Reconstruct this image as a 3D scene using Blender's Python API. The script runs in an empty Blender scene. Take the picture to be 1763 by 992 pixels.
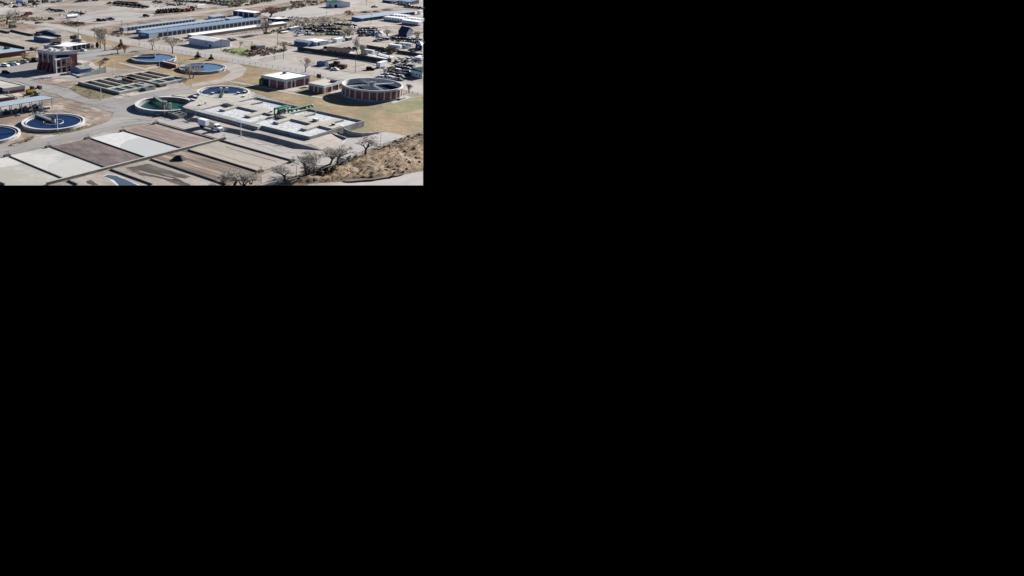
import bpy, math, random
from mathutils import Vector, Matrix, noise
R = math.radians
random.seed(7)
sc = bpy.context.scene
COL = sc.collection

# ------------------------------------------------------------------ camera
F, CX, CY, HOR, H = 1325.0, 364.0, 159.5, -150.0, 90.0
PITCH = math.atan((CY - HOR) / F)
cam_d = bpy.data.cameras.new('camera')
cam = bpy.data.objects.new('camera', cam_d); COL.objects.link(cam)
cam.location = (0, 0, H); cam.rotation_euler = (R(90) - PITCH, 0, 0)
cam_d.sensor_width = 36; cam_d.lens = 36 * F / 1763
cam_d.shift_x = (881.5 - CX) / 1763; cam_d.shift_y = -(496 - CY) / 1763
cam_d.clip_start = 1; cam_d.clip_end = 5000
sc.camera = cam

# ------------------------------------------------------------------ light
SUN_AZ, SUN_EL = 51.0, 22.0            # clockwise from +Y
w = bpy.data.worlds.new('World'); sc.world = w; w.use_nodes = True
nt = w.node_tree; nt.nodes.clear()
out = nt.nodes.new('ShaderNodeOutputWorld'); bg = nt.nodes.new('ShaderNodeBackground')
sky = nt.nodes.new('ShaderNodeTexSky'); sky.sky_type = 'NISHITA'; sky.sun_disc = False
sky.sun_elevation = R(SUN_EL); sky.sun_rotation = R(SUN_AZ)
sky.air_density = 0.38; sky.dust_density = 0.0; sky.ozone_density = 3.0
bg.inputs[1].default_value = 0.05
# nothing is lit from below the horizon
tc = nt.nodes.new('ShaderNodeTexCoord'); sep = nt.nodes.new('ShaderNodeSeparateXYZ')
gt = nt.nodes.new('ShaderNodeMath'); gt.operation = 'GREATER_THAN'; gt.inputs[1].default_value = 0.0
mx = nt.nodes.new('ShaderNodeMix'); mx.data_type = 'RGBA'
mx.inputs[6].default_value = (0, 0, 0, 1)
L = nt.links.new
L(tc.outputs['Generated'], sep.inputs[0]); L(sep.outputs[2], gt.inputs[0]); L(gt.outputs[0], mx.inputs[0])
L(sky.outputs[0], mx.inputs[7]); L(mx.outputs[2], bg.inputs[0]); L(bg.outputs[0], out.inputs[0])
sd = bpy.data.lights.new('sun', 'SUN'); sd.energy = 5.0; sd.angle = R(0.5); sd.color = (1, 0.97, 0.925)
so = bpy.data.objects.new('sun', sd); COL.objects.link(so)
sv = Vector((math.sin(R(SUN_AZ)) * math.cos(R(SUN_EL)), math.cos(R(SUN_AZ)) * math.cos(R(SUN_EL)), math.sin(R(SUN_EL))))
so.rotation_euler = sv.to_track_quat('Z', 'Y').to_euler(); so.location = (0, 300, 200)
sc.view_settings.view_transform = 'Standard'; sc.view_settings.look = 'None'
sc.view_settings.exposure = 1.36; sc.view_settings.gamma = 1

# ------------------------------------------------------------------ projection helpers
cp, sp = math.cos(PITCH), math.sin(PITCH)
def P(x, y, z=0.0):
    a, b = (x - CX) / F, -(y - CY) / F
    d = Vector((a, cp + b * sp, -sp + b * cp))
    return Vector((0, 0, H)) + d * ((z - H) / d.z)
def ppm(p):                                   # photo pixels per metre at a world point
    return F / (p.y * cp - (p.z - H) * sp)
def topz(x, yb, yt):                          # height of something standing at (x,yb) reaching yt
    p = P(x, yb)
    return (yb - yt) / (ppm(p) * cp)
XMAX, YMAX = 728.3, 319.3
def clip(pts):
    for ax, lim in ((0, XMAX), (1, YMAX)):
        o = []
        for i, a in enumerate(pts):
            b = pts[(i + 1) % len(pts)]
            ia, ib = a[ax] <= lim, b[ax] <= lim
            if ia: o.append(a)
            if ia != ib:
                t = (lim - a[ax]) / (b[ax] - a[ax]); o.append((a[0] + (b[0] - a[0]) * t, a[1] + (b[1] - a[1]) * t))
        pts = o
    return pts
UV = Vector((math.sin(R(133)), math.cos(R(133)), 0))     # down-right in the photo
VV = Vector((math.sin(R(43)), math.cos(R(43)), 0))       # up-right
HU, HV = math.atan2(UV.y, UV.x), math.atan2(VV.y, VV.x)

# ------------------------------------------------------------------ materials
def lin(c): c /= 255.0; return c / 12.92 if c <= .04045 else ((c + .055) / 1.055) ** 2.4
K = 0.55
def C(r, g, b): return tuple(lin(v) * K for v in (r, g, b))
def mat(name, col, rough=.85, var=.12, scale=1.0, col2=None, thr=.5, soft=.1, ascale=.15, metal=0, ang=None, stretch=6, bump=0, spec=.3, col3=None, thr3=.6, scale3=.05, soft3=.05, fine=4.0):
    m = bpy.data.materials.new(name); m.use_nodes = True
    n = m.node_tree; b = n.nodes['Principled BSDF']; LL = n.links.new
    b.inputs['Roughness'].default_value = rough; b.inputs['Metallic'].default_value = metal
    b.inputs['Specular IOR Level'].default_value = spec
    g = n.nodes.new('ShaderNodeNewGeometry')
    vec = g.outputs['Position']
    if ang is not None:
        mp = n.nodes.new('ShaderNodeMapping'); mp.vector_type = 'TEXTURE'
        mp.inputs['Rotation'].default_value = (0, 0, ang); mp.inputs['Scale'].default_value = (stretch, 1, 1)
        LL(vec, mp.inputs[0]); vec = mp.outputs[0]
    def nz(s, det=5):
        t = n.nodes.new('ShaderNodeTexNoise'); t.inputs['Scale'].default_value = s; t.inputs['Detail'].default_value = det
        t.inputs['Roughness'].default_value = .62; LL(vec, t.inputs['Vector']); return t.outputs[0]
    def mixc(f, a, c):
        x = n.nodes.new('ShaderNodeMix'); x.data_type = 'RGBA'
        if isinstance(f, float): x.inputs[0].default_value = f
        else: LL(f, x.inputs[0])
        for i, v in ((6, a), (7, c)):
            if isinstance(v, tuple): x.inputs[i].default_value = (*v[:3], 1)
            else: LL(v, x.inputs[i])
        return x.outputs[2]
    def ramp(f, lo, hi):
        r = n.nodes.new('ShaderNodeMapRange'); r.inputs[1].default_value = lo; r.inputs[2].default_value = hi; LL(f, r.inputs[0]); return r.outputs[0]
    base = tuple(col)
    if col2 is not None:
        base = mixc(ramp(nz(ascale, 6), thr - soft, thr + soft), base, tuple(col2))
    if col3 is not None:
        base = mixc(ramp(nz(scale3, 6), thr3 - soft3, thr3 + soft3), base, tuple(col3))
    hs = n.nodes.new('ShaderNodeHueSaturation')
    if isinstance(base, tuple): hs.inputs['Color'].default_value = (*base, 1)
    else: LL(base, hs.inputs['Color'])
    a1 = nz(scale, 4); a2 = nz(scale * fine, 3)
    ad = n.nodes.new('ShaderNodeMath'); ad.operation = 'ADD'; LL(a1, ad.inputs[0]); LL(a2, ad.inputs[1])
    mr = n.nodes.new('ShaderNodeMapRange'); mr.inputs[1].default_value = .6; mr.inputs[2].default_value = 1.4
    mr.inputs[3].default_value = 1 - var * 1.3; mr.inputs[4].default_value = 1 + var * 1.3
    LL(ad.outputs[0], mr.inputs[0]); LL(mr.outputs[0], hs.inputs['Value']); LL(hs.outputs[0], b.inputs['Base Color'])
    if bump:
        bp = n.nodes.new('ShaderNodeBump'); bp.inputs['Distance'].default_value = bump; bp.inputs['Strength'].default_value = 1
        LL(ad.outputs[0], bp.inputs['Height']); LL(bp.outputs[0], b.inputs['Normal'])
    return m
def water(name, col, rough=.06, bump=.03, sc_=1.2, spec=.5):
    m = bpy.data.materials.new(name); m.use_nodes = True
    n = m.node_tree; b = n.nodes['Principled BSDF']
    b.inputs['Base Color'].default_value = (*col, 1); b.inputs['Roughness'].default_value = rough
    b.inputs['IOR'].default_value = 1.33; b.inputs['Specular IOR Level'].default_value = spec
    g = n.nodes.new('ShaderNodeNewGeometry'); t = n.nodes.new('ShaderNodeTexNoise'); t.inputs['Scale'].default_value = sc_
    bp = n.nodes.new('ShaderNodeBump'); bp.inputs['Distance'].default_value = bump
    n.links.new(g.outputs['Position'], t.inputs['Vector']); n.links.new(t.outputs[0], bp.inputs['Height']); n.links.new(bp.outputs[0], b.inputs['Normal'])
    return m
M = {}
M['ground'] = mat('bare_dirt', C(190, 181, 168), var=.26, scale=.25, col2=C(158, 143, 130), ascale=.03, thr=.52, soft=.1, col3=C(222, 212, 202), thr3=.58, scale3=.018, soft3=.08)
M['dirt_track'] = mat('packed_dirt', C(200, 190, 180), var=.16, scale=.2, ang=HV, stretch=7, col2=C(186, 174, 163), ascale=.12)
M['dirt_brown'] = mat('brown_dirt', C(176, 156, 140), var=.22, scale=.3, col2=C(150, 128, 112), ascale=.08, col3=C(212, 198, 184), thr3=.56, scale3=.05)
M['dirt_yard'] = mat('yard_gravel', C(194, 185, 172), var=.28, scale=.15, ang=HU, stretch=4, col2=C(190, 172, 156), ascale=.06, col3=C(172, 164, 158), thr3=.6, scale3=.06)
M['scrub'] = mat('scrub_land', C(186, 160, 138), var=.28, scale=.35, col2=C(132, 112, 94), ascale=.09, soft=.08, col3=C(112, 100, 84), thr3=.6, scale3=.25, soft3=.04)
M['drygrass'] = mat('dry_grass', C(186, 160, 120), var=.3, scale=.3, col2=C(160, 130, 92), ascale=.05, col3=C(134, 126, 84), thr3=.55, scale3=.035, soft3=.07)
M['greengrass'] = mat('mixed_grass', C(158, 146, 100), var=.22, scale=.3, col2=C(122, 124, 70), ascale=.06)
M['lawn'] = mat('green_lawn', C(112, 150, 50), var=.2, scale=.5, col2=C(165, 160, 105), ascale=.12)
M['weeds'] = mat('weedy_ground', C(150, 138, 104), var=.28, scale=.5, col2=C(112, 98, 74), ascale=.2)
M['asphalt'] = mat('worn_asphalt', C(184, 180, 175), var=.15, scale=.15, ang=HV, stretch=5, col2=C(168, 163, 159), ascale=.05)
M['street'] = mat('street_asphalt', C(204, 197, 190), var=.06, scale=.2, ang=HU, stretch=6, col2=C(190, 183, 177), ascale=.05)
M['apron'] = mat('concrete_apron', C(200, 195, 188), var=.12, scale=.3, col2=C(192, 186, 180), ascale=.05)
M['path'] = mat('path_concrete', C(205, 196, 188), var=.05, scale=.5)
M['bank'] = mat('hillside_dirt', C(176, 146, 108), var=.34, scale=.8, col2=C(132, 104, 74), ascale=.22, soft=.1, col3=C(188, 168, 142), thr3=.6, scale3=.12, bump=.15)
M['bankdark'] = mat('cut_bank', C(150, 122, 106), var=.3, scale=1.2, col2=C(104, 84, 74), ascale=.4)
M['gravelroad'] = mat('gravel_road', C(208, 201, 195), var=.08, scale=.6, col2=C(190, 182, 177), ascale=.1, ang=HV, stretch=4)
M['tracks'] = mat('tyre_track', C(168, 156, 146), var=.1, scale=.3)
M['concrete'] = mat('pale_concrete', C(214, 209, 197), var=.14, scale=.6, col2=C(204, 196, 180), ascale=.1, col3=C(176, 170, 158), thr3=.62, scale3=.3, soft3=.06)
M['concrete_grey'] = mat('grey_concrete', C(188, 192, 192), var=.14, scale=.5, col2=C(152, 156, 150), ascale=.15)
M['concrete_white'] = mat('white_concrete', (.46, .46, .46), var=.05, scale=.8)
M['concrete_wall'] = mat('aged_concrete', C(204, 202, 196), var=.16, scale=.7, col2=C(170, 162, 150), ascale=.2)
M['curb_dark'] = mat('dark_and_shade_concrete', C(92, 88, 84), var=.2, scale=.8)  # dark tone; on the divider walls it stands in for their shaded faces
M['brick'] = mat('red_brick', C(188, 120, 110), var=.25, scale=1.2, col2=C(156, 94, 90), ascale=.4)
M['brick_dark'] = mat('dark_brick', C(146, 86, 80), var=.14, scale=1.2)
M['whiteroof'] = mat('white_roof', (.78, .78, .77), var=.05, scale=.4, col2=(.62, .62, .61), ascale=.1)
M['paleroof'] = mat('pale_roof', C(230, 222, 208), var=.06, scale=.5, col2=C(210, 198, 184), ascale=.12)
M['blueroof'] = mat('pale_metal_roof', C(192, 210, 222), rough=.5, var=.12, scale=.5, ang=HU, stretch=.2)
M['blueroof2'] = mat('blue_grey_metal_roof', C(152, 172, 196), rough=.5, var=.13, scale=.5, ang=HU, stretch=.2)
M['whitemetal'] = mat('white_metal', (.7, .71, .72), rough=.5, var=.03, scale=1)
M['bluewall'] = mat('blue_metal_wall', C(112, 142, 190), rough=.6, var=.06, scale=1)
M['greywall'] = mat('grey_metal_wall', (.5, .53, .57), rough=.6, var=.05, scale=1)
M['tanwall'] = mat('tan_wall', C(196, 186, 172), rough=.8, var=.07, scale=1)
M['door'] = mat('dark_blue_door', C(34, 46, 82), rough=.5, var=.1, scale=1)
M['doordark'] = mat('dark_opening', C(34, 38, 48), rough=.7, var=.1)
M['glass'] = mat('window_glass', C(38, 46, 56), rough=.6, var=.05, spec=.15)
M['fascia'] = mat('concrete_fascia', (.55, .54, .52), var=.09, scale=.8)
M['brownroof'] = mat('brown_shingle', C(128, 106, 92), var=.12, scale=.8)
M['greenroof'] = mat('green_roof', C(30, 120, 96), var=.08, scale=1, rough=.5)
M['darkblue'] = mat('dark_blue_roof', C(60, 76, 104), var=.1, scale=.8)
M['steel'] = mat('galvanised_steel', C(150, 156, 160), rough=.5, var=.1, scale=2, metal=.3)
M['darksteel'] = mat('dark_steel', C(62, 64, 66), rough=.6, var=.15, scale=2)
M['wood'] = mat('weathered_wood', C(112, 96, 82), var=.2, scale=1.5)
M['fencewood'] = mat('fence_boards', C(96, 90, 86), var=.25, scale=1.2)
M['bark'] = mat('bark', C(110, 96, 84), var=.2, scale=2)
M['twig'] = mat('bare_twigs', C(214, 200, 186), var=.2, scale=1)
M['twigred'] = mat('reddish_twigs', C(196, 156, 132), var=.25, scale=1)
M['twiggrey'] = mat('grey_twigs', C(214, 206, 194), var=.2, scale=1)
M['needles'] = mat('evergreen_needles', C(58, 78, 50), var=.35, scale=1.5)
M['sage'] = mat('sagebrush', C(150, 140, 108), var=.35, scale=1.0)
M['sagedark'] = mat('dark_brush', C(104, 98, 84), var=.35, scale=1.0)
M['straw'] = mat('straw', C(196, 168, 126), var=.25, scale=1.5)
M['greenpipe'] = mat('green_painted_pipe', C(34, 138, 102), rough=.4, var=.06, scale=1)
M['yellow'] = mat('yellow_paint', C(216, 168, 40), rough=.45, var=.06)
M['tyre'] = mat('rubber_tyre', C(30, 30, 32), rough=.9, var=.1)
M['rust'] = mat('rusty_brown_metal', C(96, 66, 54), var=.25, scale=2)
M['red'] = mat('red_paint', C(196, 50, 44), rough=.5, var=.1)
M['black'] = mat('black_rubber', C(34, 32, 34), rough=.8, var=.2)
M['orange'] = mat('orange_plastic', C(214, 92, 50), rough=.5, var=.05)
M['foam'] = mat('frothy_water', C(214, 219, 222), rough=.8, var=.16, scale=1.1, col2=C(250, 250, 250), ascale=.9, soft=.09, col3=C(96, 104, 116), thr3=.6, scale3=1.3, soft3=.05, bump=.1, fine=3)
M['sludge'] = mat('settled_sludge', C(122, 118, 100), var=.12, scale=.3, rough=.5, col2=C(140, 130, 118), ascale=.1)
M['teal'] = water('teal_water', C(40, 104, 104), rough=.12)
M['waterdark'] = water('dark_blue_water', C(18, 44, 86), rough=.2, spec=.35)
M['watermid'] = water('mid_blue_water', C(104, 136, 166), rough=.2, spec=.4)  # base lightened so the colour carries part of the sky reflection
M['watergreen'] = mat('algae_green_water', C(34, 96, 56), rough=.3, var=.25, scale=.25, col2=C(28, 82, 84), ascale=.07, thr=.52, soft=.1, spec=.25)
M['pond'] = water('shallow_pond', C(96, 112, 128), rough=.1)
M['whitemark'] = mat('white_paint', C(245, 245, 242), var=.03)
PAINT = {}
for nm, c in dict(white=(300, 300, 300), black=(30, 30, 34), silver=(170, 176, 182), grey=(120, 124, 130), navy=(44, 56, 92), blue=(70, 110, 170), maroon=(104, 44, 44), red=(176, 50, 44), tan=(176, 156, 128), green=(60, 84, 66), brown=(104, 78, 62), charcoal=(62, 64, 70), teal=(60, 130, 130)).items():
    PAINT[nm] = mat(nm + '_car_paint', C(*c), rough=.6, var=.04, spec=.2)

# ------------------------------------------------------------------ mesh builder
class MB:
    def __init__(s): s.v, s.f, s.m = [], [], []
    def add(s, vs, fs, m=0):
        o = len(s.v); s.v += [tuple(v) for v in vs]
        for f in fs: s.f.append(tuple(i + o for i in f)); s.m.append(m)
        return s
    def prism(s, poly, z0, z1, m=0, bottom=False):
        # poly counter-clockwise or not, both handled; z0/z1 may be callables
        n = len(poly); pts = [Vector((p[0], p[1], 0)) for p in poly]
        area = sum(pts[i].x * pts[(i + 1) % n].y - pts[(i + 1) % n].x * pts[i].y for i in range(n))
        if area < 0: pts = pts[::-1]
        vs = [(p.x, p.y, z0) for p in pts] + [(p.x, p.y, z1) for p in pts]
        fs = [(i, (i + 1) % n, n + (i + 1) % n, n + i) for i in range(n)] + [tuple(range(n, 2 * n))]
        if bottom: fs.append(tuple(range(n - 1, -1, -1)))
        return s.add(vs, fs, m)
    def box(s, c, ax, l, wd, z0, z1, m=0, bottom=True):
        a = Vector((math.cos(ax), math.sin(ax), 0)) * (l / 2); b = Vector((-math.sin(ax), math.cos(ax), 0)) * (wd / 2)
        c = Vector((c[0], c[1], 0))
        return s.prism([c - a - b, c + a - b, c + a + b, c - a + b], z0, z1, m, bottom)
    def tube(s, p, q, r0, r1=None, n=6, m=0, cap=True):
        r1 = r0 if r1 is None else r1; p, q = Vector(p), Vector(q); d = (q - p)
        if d.length < 1e-6: return s
        d.normalize(); u = d.orthogonal().normalized(); v = d.cross(u)
        vs = []
        for c, r in ((p, r0), (q, r1)):
            for i in range(n):
                a = 2 * math.pi * i / n; vs.append(c + (u * math.cos(a) + v * math.sin(a)) * r)
        fs = [(i, (i + 1) % n, n + (i + 1) % n, n + i) for i in range(n)]
        if cap: fs += [tuple(range(n - 1, -1, -1)), tuple(range(n, 2 * n))]
        return s.add(vs, fs, m)
    def ring(s, c, ri, ro, z0, z1, n=72, zi=None, m=0):
        zi = z0 if zi is None else zi; c = Vector(c); vs = []
        for r, z in ((ro, z0), (ro, z1), (ri, z1), (ri, zi)):
            for i in range(n):
                a = 2 * math.pi * i / n; vs.append((c.x + r * math.cos(a), c.y + r * math.sin(a), z))
        fs = []
        for k in range(3):
            for i in range(n):
                j = (i + 1) % n; fs.append((k * n + i, k * n + j, (k + 1) * n + j, (k + 1) * n + i))
        return s.add(vs, fs, m)
    def disc(s, c, r, z, n=72, m=0):
        return s.add([(c[0] + r * math.cos(2 * math.pi * i / n), c[1] + r * math.sin(2 * math.pi * i / n), z) for i in range(n)], [tuple(range(n))], m)
    def wall(s, pts, t, z0, z1, closed=False, m=0, side=0):
        # polyline wall; side: 0 centred, 1 = grows to the left, -1 = to the right
        pts = [Vector((p[0], p[1], 0)) for p in pts]; n = len(pts)
        lo, hi = (-t / 2, t / 2) if side == 0 else ((0, t) if side > 0 else (-t, 0))
        def nrm(i, j): d = (pts[j] - pts[i]).normalized(); return Vector((-d.y, d.x, 0))
        A, B = [], []
        for i in range(n):
            if closed or 0 < i < n - 1:
                n1, n2 = nrm((i - 1) % n, i), nrm(i, (i + 1) % n); mm = (n1 + n2); k = mm.length_squared
                mm = mm * (2 / k) if k > .2 else n1
            else: mm = nrm(0, 1) if i == 0 else nrm(n - 2, n - 1)
            A.append(pts[i] + mm * lo); B.append(pts[i] + mm * hi)
        for i in range(n if closed else n - 1):
            j = (i + 1) % n
            q = [A[i], A[j], B[j], B[i]]
            vs = [(p.x, p.y, z0) for p in q] + [(p.x, p.y, z1) for p in q]
            fs = [(0, 1, 5, 4), (2, 3, 7, 6), (4, 5, 6, 7)]
            if not closed and i == 0: fs.append((3, 0, 4, 7))
            if not closed and i == n - 2: fs.append((1, 2, 6, 5))
            s.add(vs, fs, m)
        return s
    def mesh(s, name, mats, loc=(0, 0, 0), tri=False):
        me = bpy.data.meshes.new(name); l = Vector(loc)
        me.from_pydata([Vector(v) - l for v in s.v], [], s.f)
        for mm in (mats if isinstance(mats, (list, tuple)) else [mats]): me.materials.append(mm)
        for p, k in zip(me.polygons, s.m): p.material_index = k
        me.update(); return me
def T(name, label, cat, loc, group=None):
    o = bpy.data.objects.new(name, None); COL.objects.link(o); o.location = loc; o.empty_display_size = .5
    o['label'] = label; o['category'] = cat
    if group: o['group'] = group
    return o
def part(name, mb, m, th, label=None, root=None):
    base = Vector(th.location) if th.parent is None else Vector((root or th.parent).location)
    o = bpy.data.objects.new(name, mb.mesh(name, m, base)); COL.objects.link(o); o.parent = th
    if label: o['label'] = label
    return o
def one(name, mb, m, label, cat, loc, group=None):
    o = bpy.data.objects.new(name, mb.mesh(name, m, loc)); COL.objects.link(o); o.location = loc
    o['label'] = label; o['category'] = cat
    if group: o['group'] = group
    return o
def struct(name, mb, m, kind='structure'):
    o = bpy.data.objects.new(name, mb.mesh(name, m)); COL.objects.link(o); o['kind'] = kind; return o
def rough_outline(pts, jit, step=6):
    o = []
    for i, a in enumerate(pts):
        b = pts[(i + 1) % len(pts)]; dl = math.hypot(b[0] - a[0], (b[1] - a[1]) * 2); n = max(1, int(dl / step))
        for k in range(n):
            t = k / n; x, y = a[0] + (b[0] - a[0]) * t, a[1] + (b[1] - a[1]) * t
            nv = noise.noise_vector(Vector((x * .13, y * .13, 3.3))) + noise.noise_vector(Vector((x * .4, y * .4, 9))) * .5
            o.append((x + nv.x * jit * 2, y + nv.y * jit))
    return o
def sheet(name, pts, m, lv=1, jit=0.0, z=0.0, kind='structure'):
    if jit: pts = rough_outline(pts, jit)
    pts = clip(pts); zz = z + lv * .012
    mb = MB(); w_ = [P(x, y, zz) for x, y in pts]
    mb.add(w_, [tuple(range(len(w_)))])
    return struct(name, mb, m, kind)
def band(pts, wpx):
    # road polygon from a centre line, widths in photo pixels (vertical)
    up = [(x, y - w_ / 2) for (x, y), w_ in zip(pts, wpx)]; dn = [(x, y + w_ / 2) for (x, y), w_ in zip(pts, wpx)]
    return up + dn[::-1]
def lerp(a, b, t): return (a[0] + (b[0] - a[0]) * t, a[1] + (b[1] - a[1]) * t)

# ================================================================== GROUND
mb = MB(); g = [(-260, -70), (XMAX, -70), (XMAX, YMAX), (-80, YMAX)]
mb.add([P(x, y) for x, y in g], [(0, 3, 2, 1)])
struct('ground', mb, M['ground'])
# scrub and grass
sheet('scrub_land', [(-60, -40), (300, -40), (420, -20), (300, 2), (200, 1), (60, 1), (-40, 3)], M['scrub'], 1, .6)
sheet('scrub_land', [(380, -40), (728, -40), (728, 0), (600, -2), (560, 9), (505, 12), (440, 22), (395, 22), (360, 24), (372, 14), (440, 8), (500, 0)], M['scrub'], 1, .8)
sheet('scrub_land', [(-60, 26), (20, 30), (60, 39), (100, 44), (60, 50), (20, 50), (-60, 46)], M['scrub'], 1, .8)
sheet('scrub_land', [(20, 27), (95, 34), (140, 34), (150, 38), (135, 45), (80, 40), (22, 33)], M['scrub'], 2, .8)
sheet('scrub_land', [(97, 37), (140, 36), (190, 35), (206, 33), (256, 26), (370, 12), (380, 15), (256, 30), (190, 39), (150, 44), (128, 48), (105, 43)], M['scrub'], 2, .7)
sheet('scrub_land', [(150, 47), (180, 44), (256, 35), (340, 27), (400, 18), (400, 30), (340, 34), (206, 56), (232, 60), (220, 63), (190, 60)], M['scrub'], 2, .7)
sheet('scrub_land', [(440, 24), (500, 14), (545, 12), (600, 22), (690, 10), (728, 14), (728, 18), (660, 20), (606, 32), (600, 37), (560, 36), (520, 38), (500, 50), (470, 44), (450, 36)], M['scrub'], 1, .8)
sheet('scrub_land', [(340, 60), (360, 60), (400, 58), (470, 46), (495, 44), (495, 50), (450, 60), (400, 62), (370, 66)], M['scrub'], 2, .7)
sheet('yard_surface', [(440, 22), (475, 16), (550, 10), (600, 16), (590, 25), (560, 27), (540, 30), (500, 32), (470, 32)], M['apron'], 2, .8)
sheet('yard_surface', [(560, 12), (655, 4), (690, 10), (640, 18), (600, 22), (562, 20)], M['dirt_yard'], 3, .8)
sheet('yard_surface', [(150, 26), (215, 20), (265, 24), (262, 30), (200, 40), (130, 38), (120, 34)], M['apron'], 3, .9)
sheet('yard_surface', [(400, 62), (470, 52), (560, 60), (520, 84), (470, 84), (440, 78), (400, 76)], M['dirt_yard'], 3, .7)
sheet('yard_surface', [(340, 66), (400, 63), (400, 84), (360, 88), (300, 82), (315, 76)], M['apron'], 3, .6)
sheet('dirt_yard', [(510, 98), (560, 84), (630, 98), (690, 112), (650, 128), (600, 124), (520, 112)], M['dirt_yard'], 3, .6)
sheet('dirt_yard', [(610, 60), (728, 66), (728, 100), (690, 108), (640, 98), (600, 84)], M['dirt_yard'], 3, .6)
sheet('yard_surface', [(640, 42), (728, 40), (728, 52), (690, 50), (620, 48), (600, 42)], M['dirt_brown'], 3, .6)
sheet('scrub_land', [(500, 36), (560, 36), (600, 42), (610, 60), (560, 63), (520, 62), (500, 54)], M['weeds'], 3, .8)
sheet('yard_surface', [(0, 52), (60, 62), (78, 72), (60, 84), (40, 82), (-30, 68), (-30, 50)], M['dirt_yard'], 3, .4)
# grassed grounds of the plant
sheet('dry_lawn', [(110, 51), (150, 62), (190, 68), (250, 80), (300, 86), (345, 96), (372, 101), (440, 110), (520, 124), (560, 131), (540, 150), (600, 190), (660, 200), (728, 190), (728, 236), (690, 240), (640, 226), (590, 224), (560, 200), (430, 168), (440, 158), (330, 152), (300, 132), (255, 118), (205, 118), (165, 112), (150, 98), (190, 92), (210, 86), (200, 78), (150, 72)], M['drygrass'], 4, .6)
sheet('dry_lawn', [(540, 146), (600, 176), (660, 180), (728, 170), (728, 236), (700, 242), (660, 230), (625, 208), (500, 176), (440, 160), (470, 152)], M['drygrass'], 5, .6)
sheet('green_lawn', [(655, 182), (690, 170), (728, 166), (728, 188), (690, 196), (664, 192)], M['greengrass'], 6, .8)
sheet('green_lawn', [(497, 157), (540, 145), (556, 150), (524, 162)], M['greengrass'], 6, .3)
sheet('green_lawn', [(586, 223), (600, 215), (640, 228), (648, 230), (610, 230)], M['greengrass'], 6, .5)
sheet('green_lawn', [(-30, 101), (40, 98), (64, 104), (44, 106), (0, 110), (-30, 113)], M['greengrass'], 6, .3)
sheet('dry_lawn', [(40, 93), (62, 94), (64, 104), (50, 108), (36, 99)], M['drygrass'], 6, .2)
sheet('green_lawn', [(385, 88), (400, 82), (425, 84), (445, 90), (450, 96), (435, 98), (405, 93)], M['lawn'], 6, .5)
sheet('dirt_shoulder', [(376, 110), (405, 106), (425, 118), (418, 130), (395, 140), (360, 146), (330, 150), (330, 144), (380, 136), (398, 124)], M['dirt_track'], 7, .6)
# dirt around the round tanks at the left
sheet('dirt_ground', [(80, 172), (120, 168), (160, 183), (182, 189), (191, 196), (190, 204), (182, 212), (150, 222), (110, 232), (60, 232), (30, 250), (-30, 262), (-30, 210)], M['dirt_brown'], 4, .8)
sheet('dirt_ground', [(66, 140), (100, 134), (135, 139), (138, 146), (118, 153), (100, 148)], M['dirt_brown'], 5, .6)
sheet('weedy_slope', [(118, 153), (138, 142), (205, 158), (208, 162), (174, 171), (156, 171), (132, 160)], M['weeds'], 6, .5)
sheet('weedy_strip', [(18, 248), (44, 240), (60, 233), (58, 239), (30, 250), (0, 256), (-20, 258), (-20, 252)], M['weeds'], 7, .6)
sheet('weedy_strip', [(80, 229), (100, 227), (150, 218), (170, 210), (165, 216), (130, 227), (95, 231)], M['weeds'], 7, .5)
# streets
R1 = [(-40, 28), (25, 36), (83, 43), (157, 58), (215, 72), (289, 85), (372, 97), (467, 113.5), (587, 130), (690, 147), (728.3, 156)]
sheet('street', band(R1, [5, 5, 6, 8, 9, 10, 11, 12, 13, 15, 16]), M['street'], 8, .25)
sheet('dirt_road', band([(140, 50), (180, 43), (256, 32), (370, 18.5), (436, 11), (506, 1), (560, -8)], [5, 5, 4.5, 4, 3.5, 3, 3]), M['dirt_track'], 9, .3)
sheet('dirt_road', band([(60, 40), (95, 36), (120, 32), (160, 22), (230, 16)], [3, 3, 3, 4, 4]), M['dirt_track'], 8, .5)
sheet('street', band([(430, 103), (452, 96), (500, 88), (540, 82), (575, 76), (612, 68), (640, 63), (665, 60)], [10, 9, 8, 8, 7, 6, 5, 4]), M['street'], 9, .3)
sheet('street', band([(640, 138), (668, 118), (700, 110), (728.3, 104)], [16, 9, 8, 8]), M['dirt_track'], 9, .3)
sheet('gravel_lane', band([(350, 66), (400, 62.5), (455, 54), (500, 47), (540, 40)], [4, 4, 4, 4, 3]), M['dirt_track'], 9, .3)
# plant roads
sheet('plant_road', [(-40, 131), (40, 133), (60, 139), (118, 153), (150, 170), (190, 172), (232, 164), (262, 158), (300, 151), (330, 151), (338, 160), (300, 163), (250, 168), (226, 182), (230, 194), (262, 204), (276, 212), (232, 214), (205, 219), (150, 236), (88, 250), (16, 266), (-40, 276), (-40, 254), (40, 246), (100, 233), (150, 222), (186, 210), (196, 194), (160, 184), (110, 168), (96, 162), (76, 158), (60, 150), (30, 140), (-40, 145)], M['asphalt'], 8, .3)
sheet('plant_road', [(-40, 116), (10, 113), (56, 111), (64, 108), (70, 118), (110, 126), (64, 130), (40, 133), (-40, 133)], M['asphalt'], 9, .2)
sheet('concrete_apron', [(44, 131), (60, 128), (100, 126), (118, 126), (138, 134), (100, 134), (70, 139)], M['apron'], 10, .1)
sheet('plant_road', [(135, 86), (165, 84), (200, 86), (250, 83), (262, 87), (220, 93), (190, 96), (160, 103), (130, 110), (128, 100)], M['asphalt'], 9, .3)
sheet('parking_lot', [(-30, 112), (50, 105), (64, 105), (64, 116), (20, 122), (-30, 126)], M['asphalt'], 10, .1)
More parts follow.
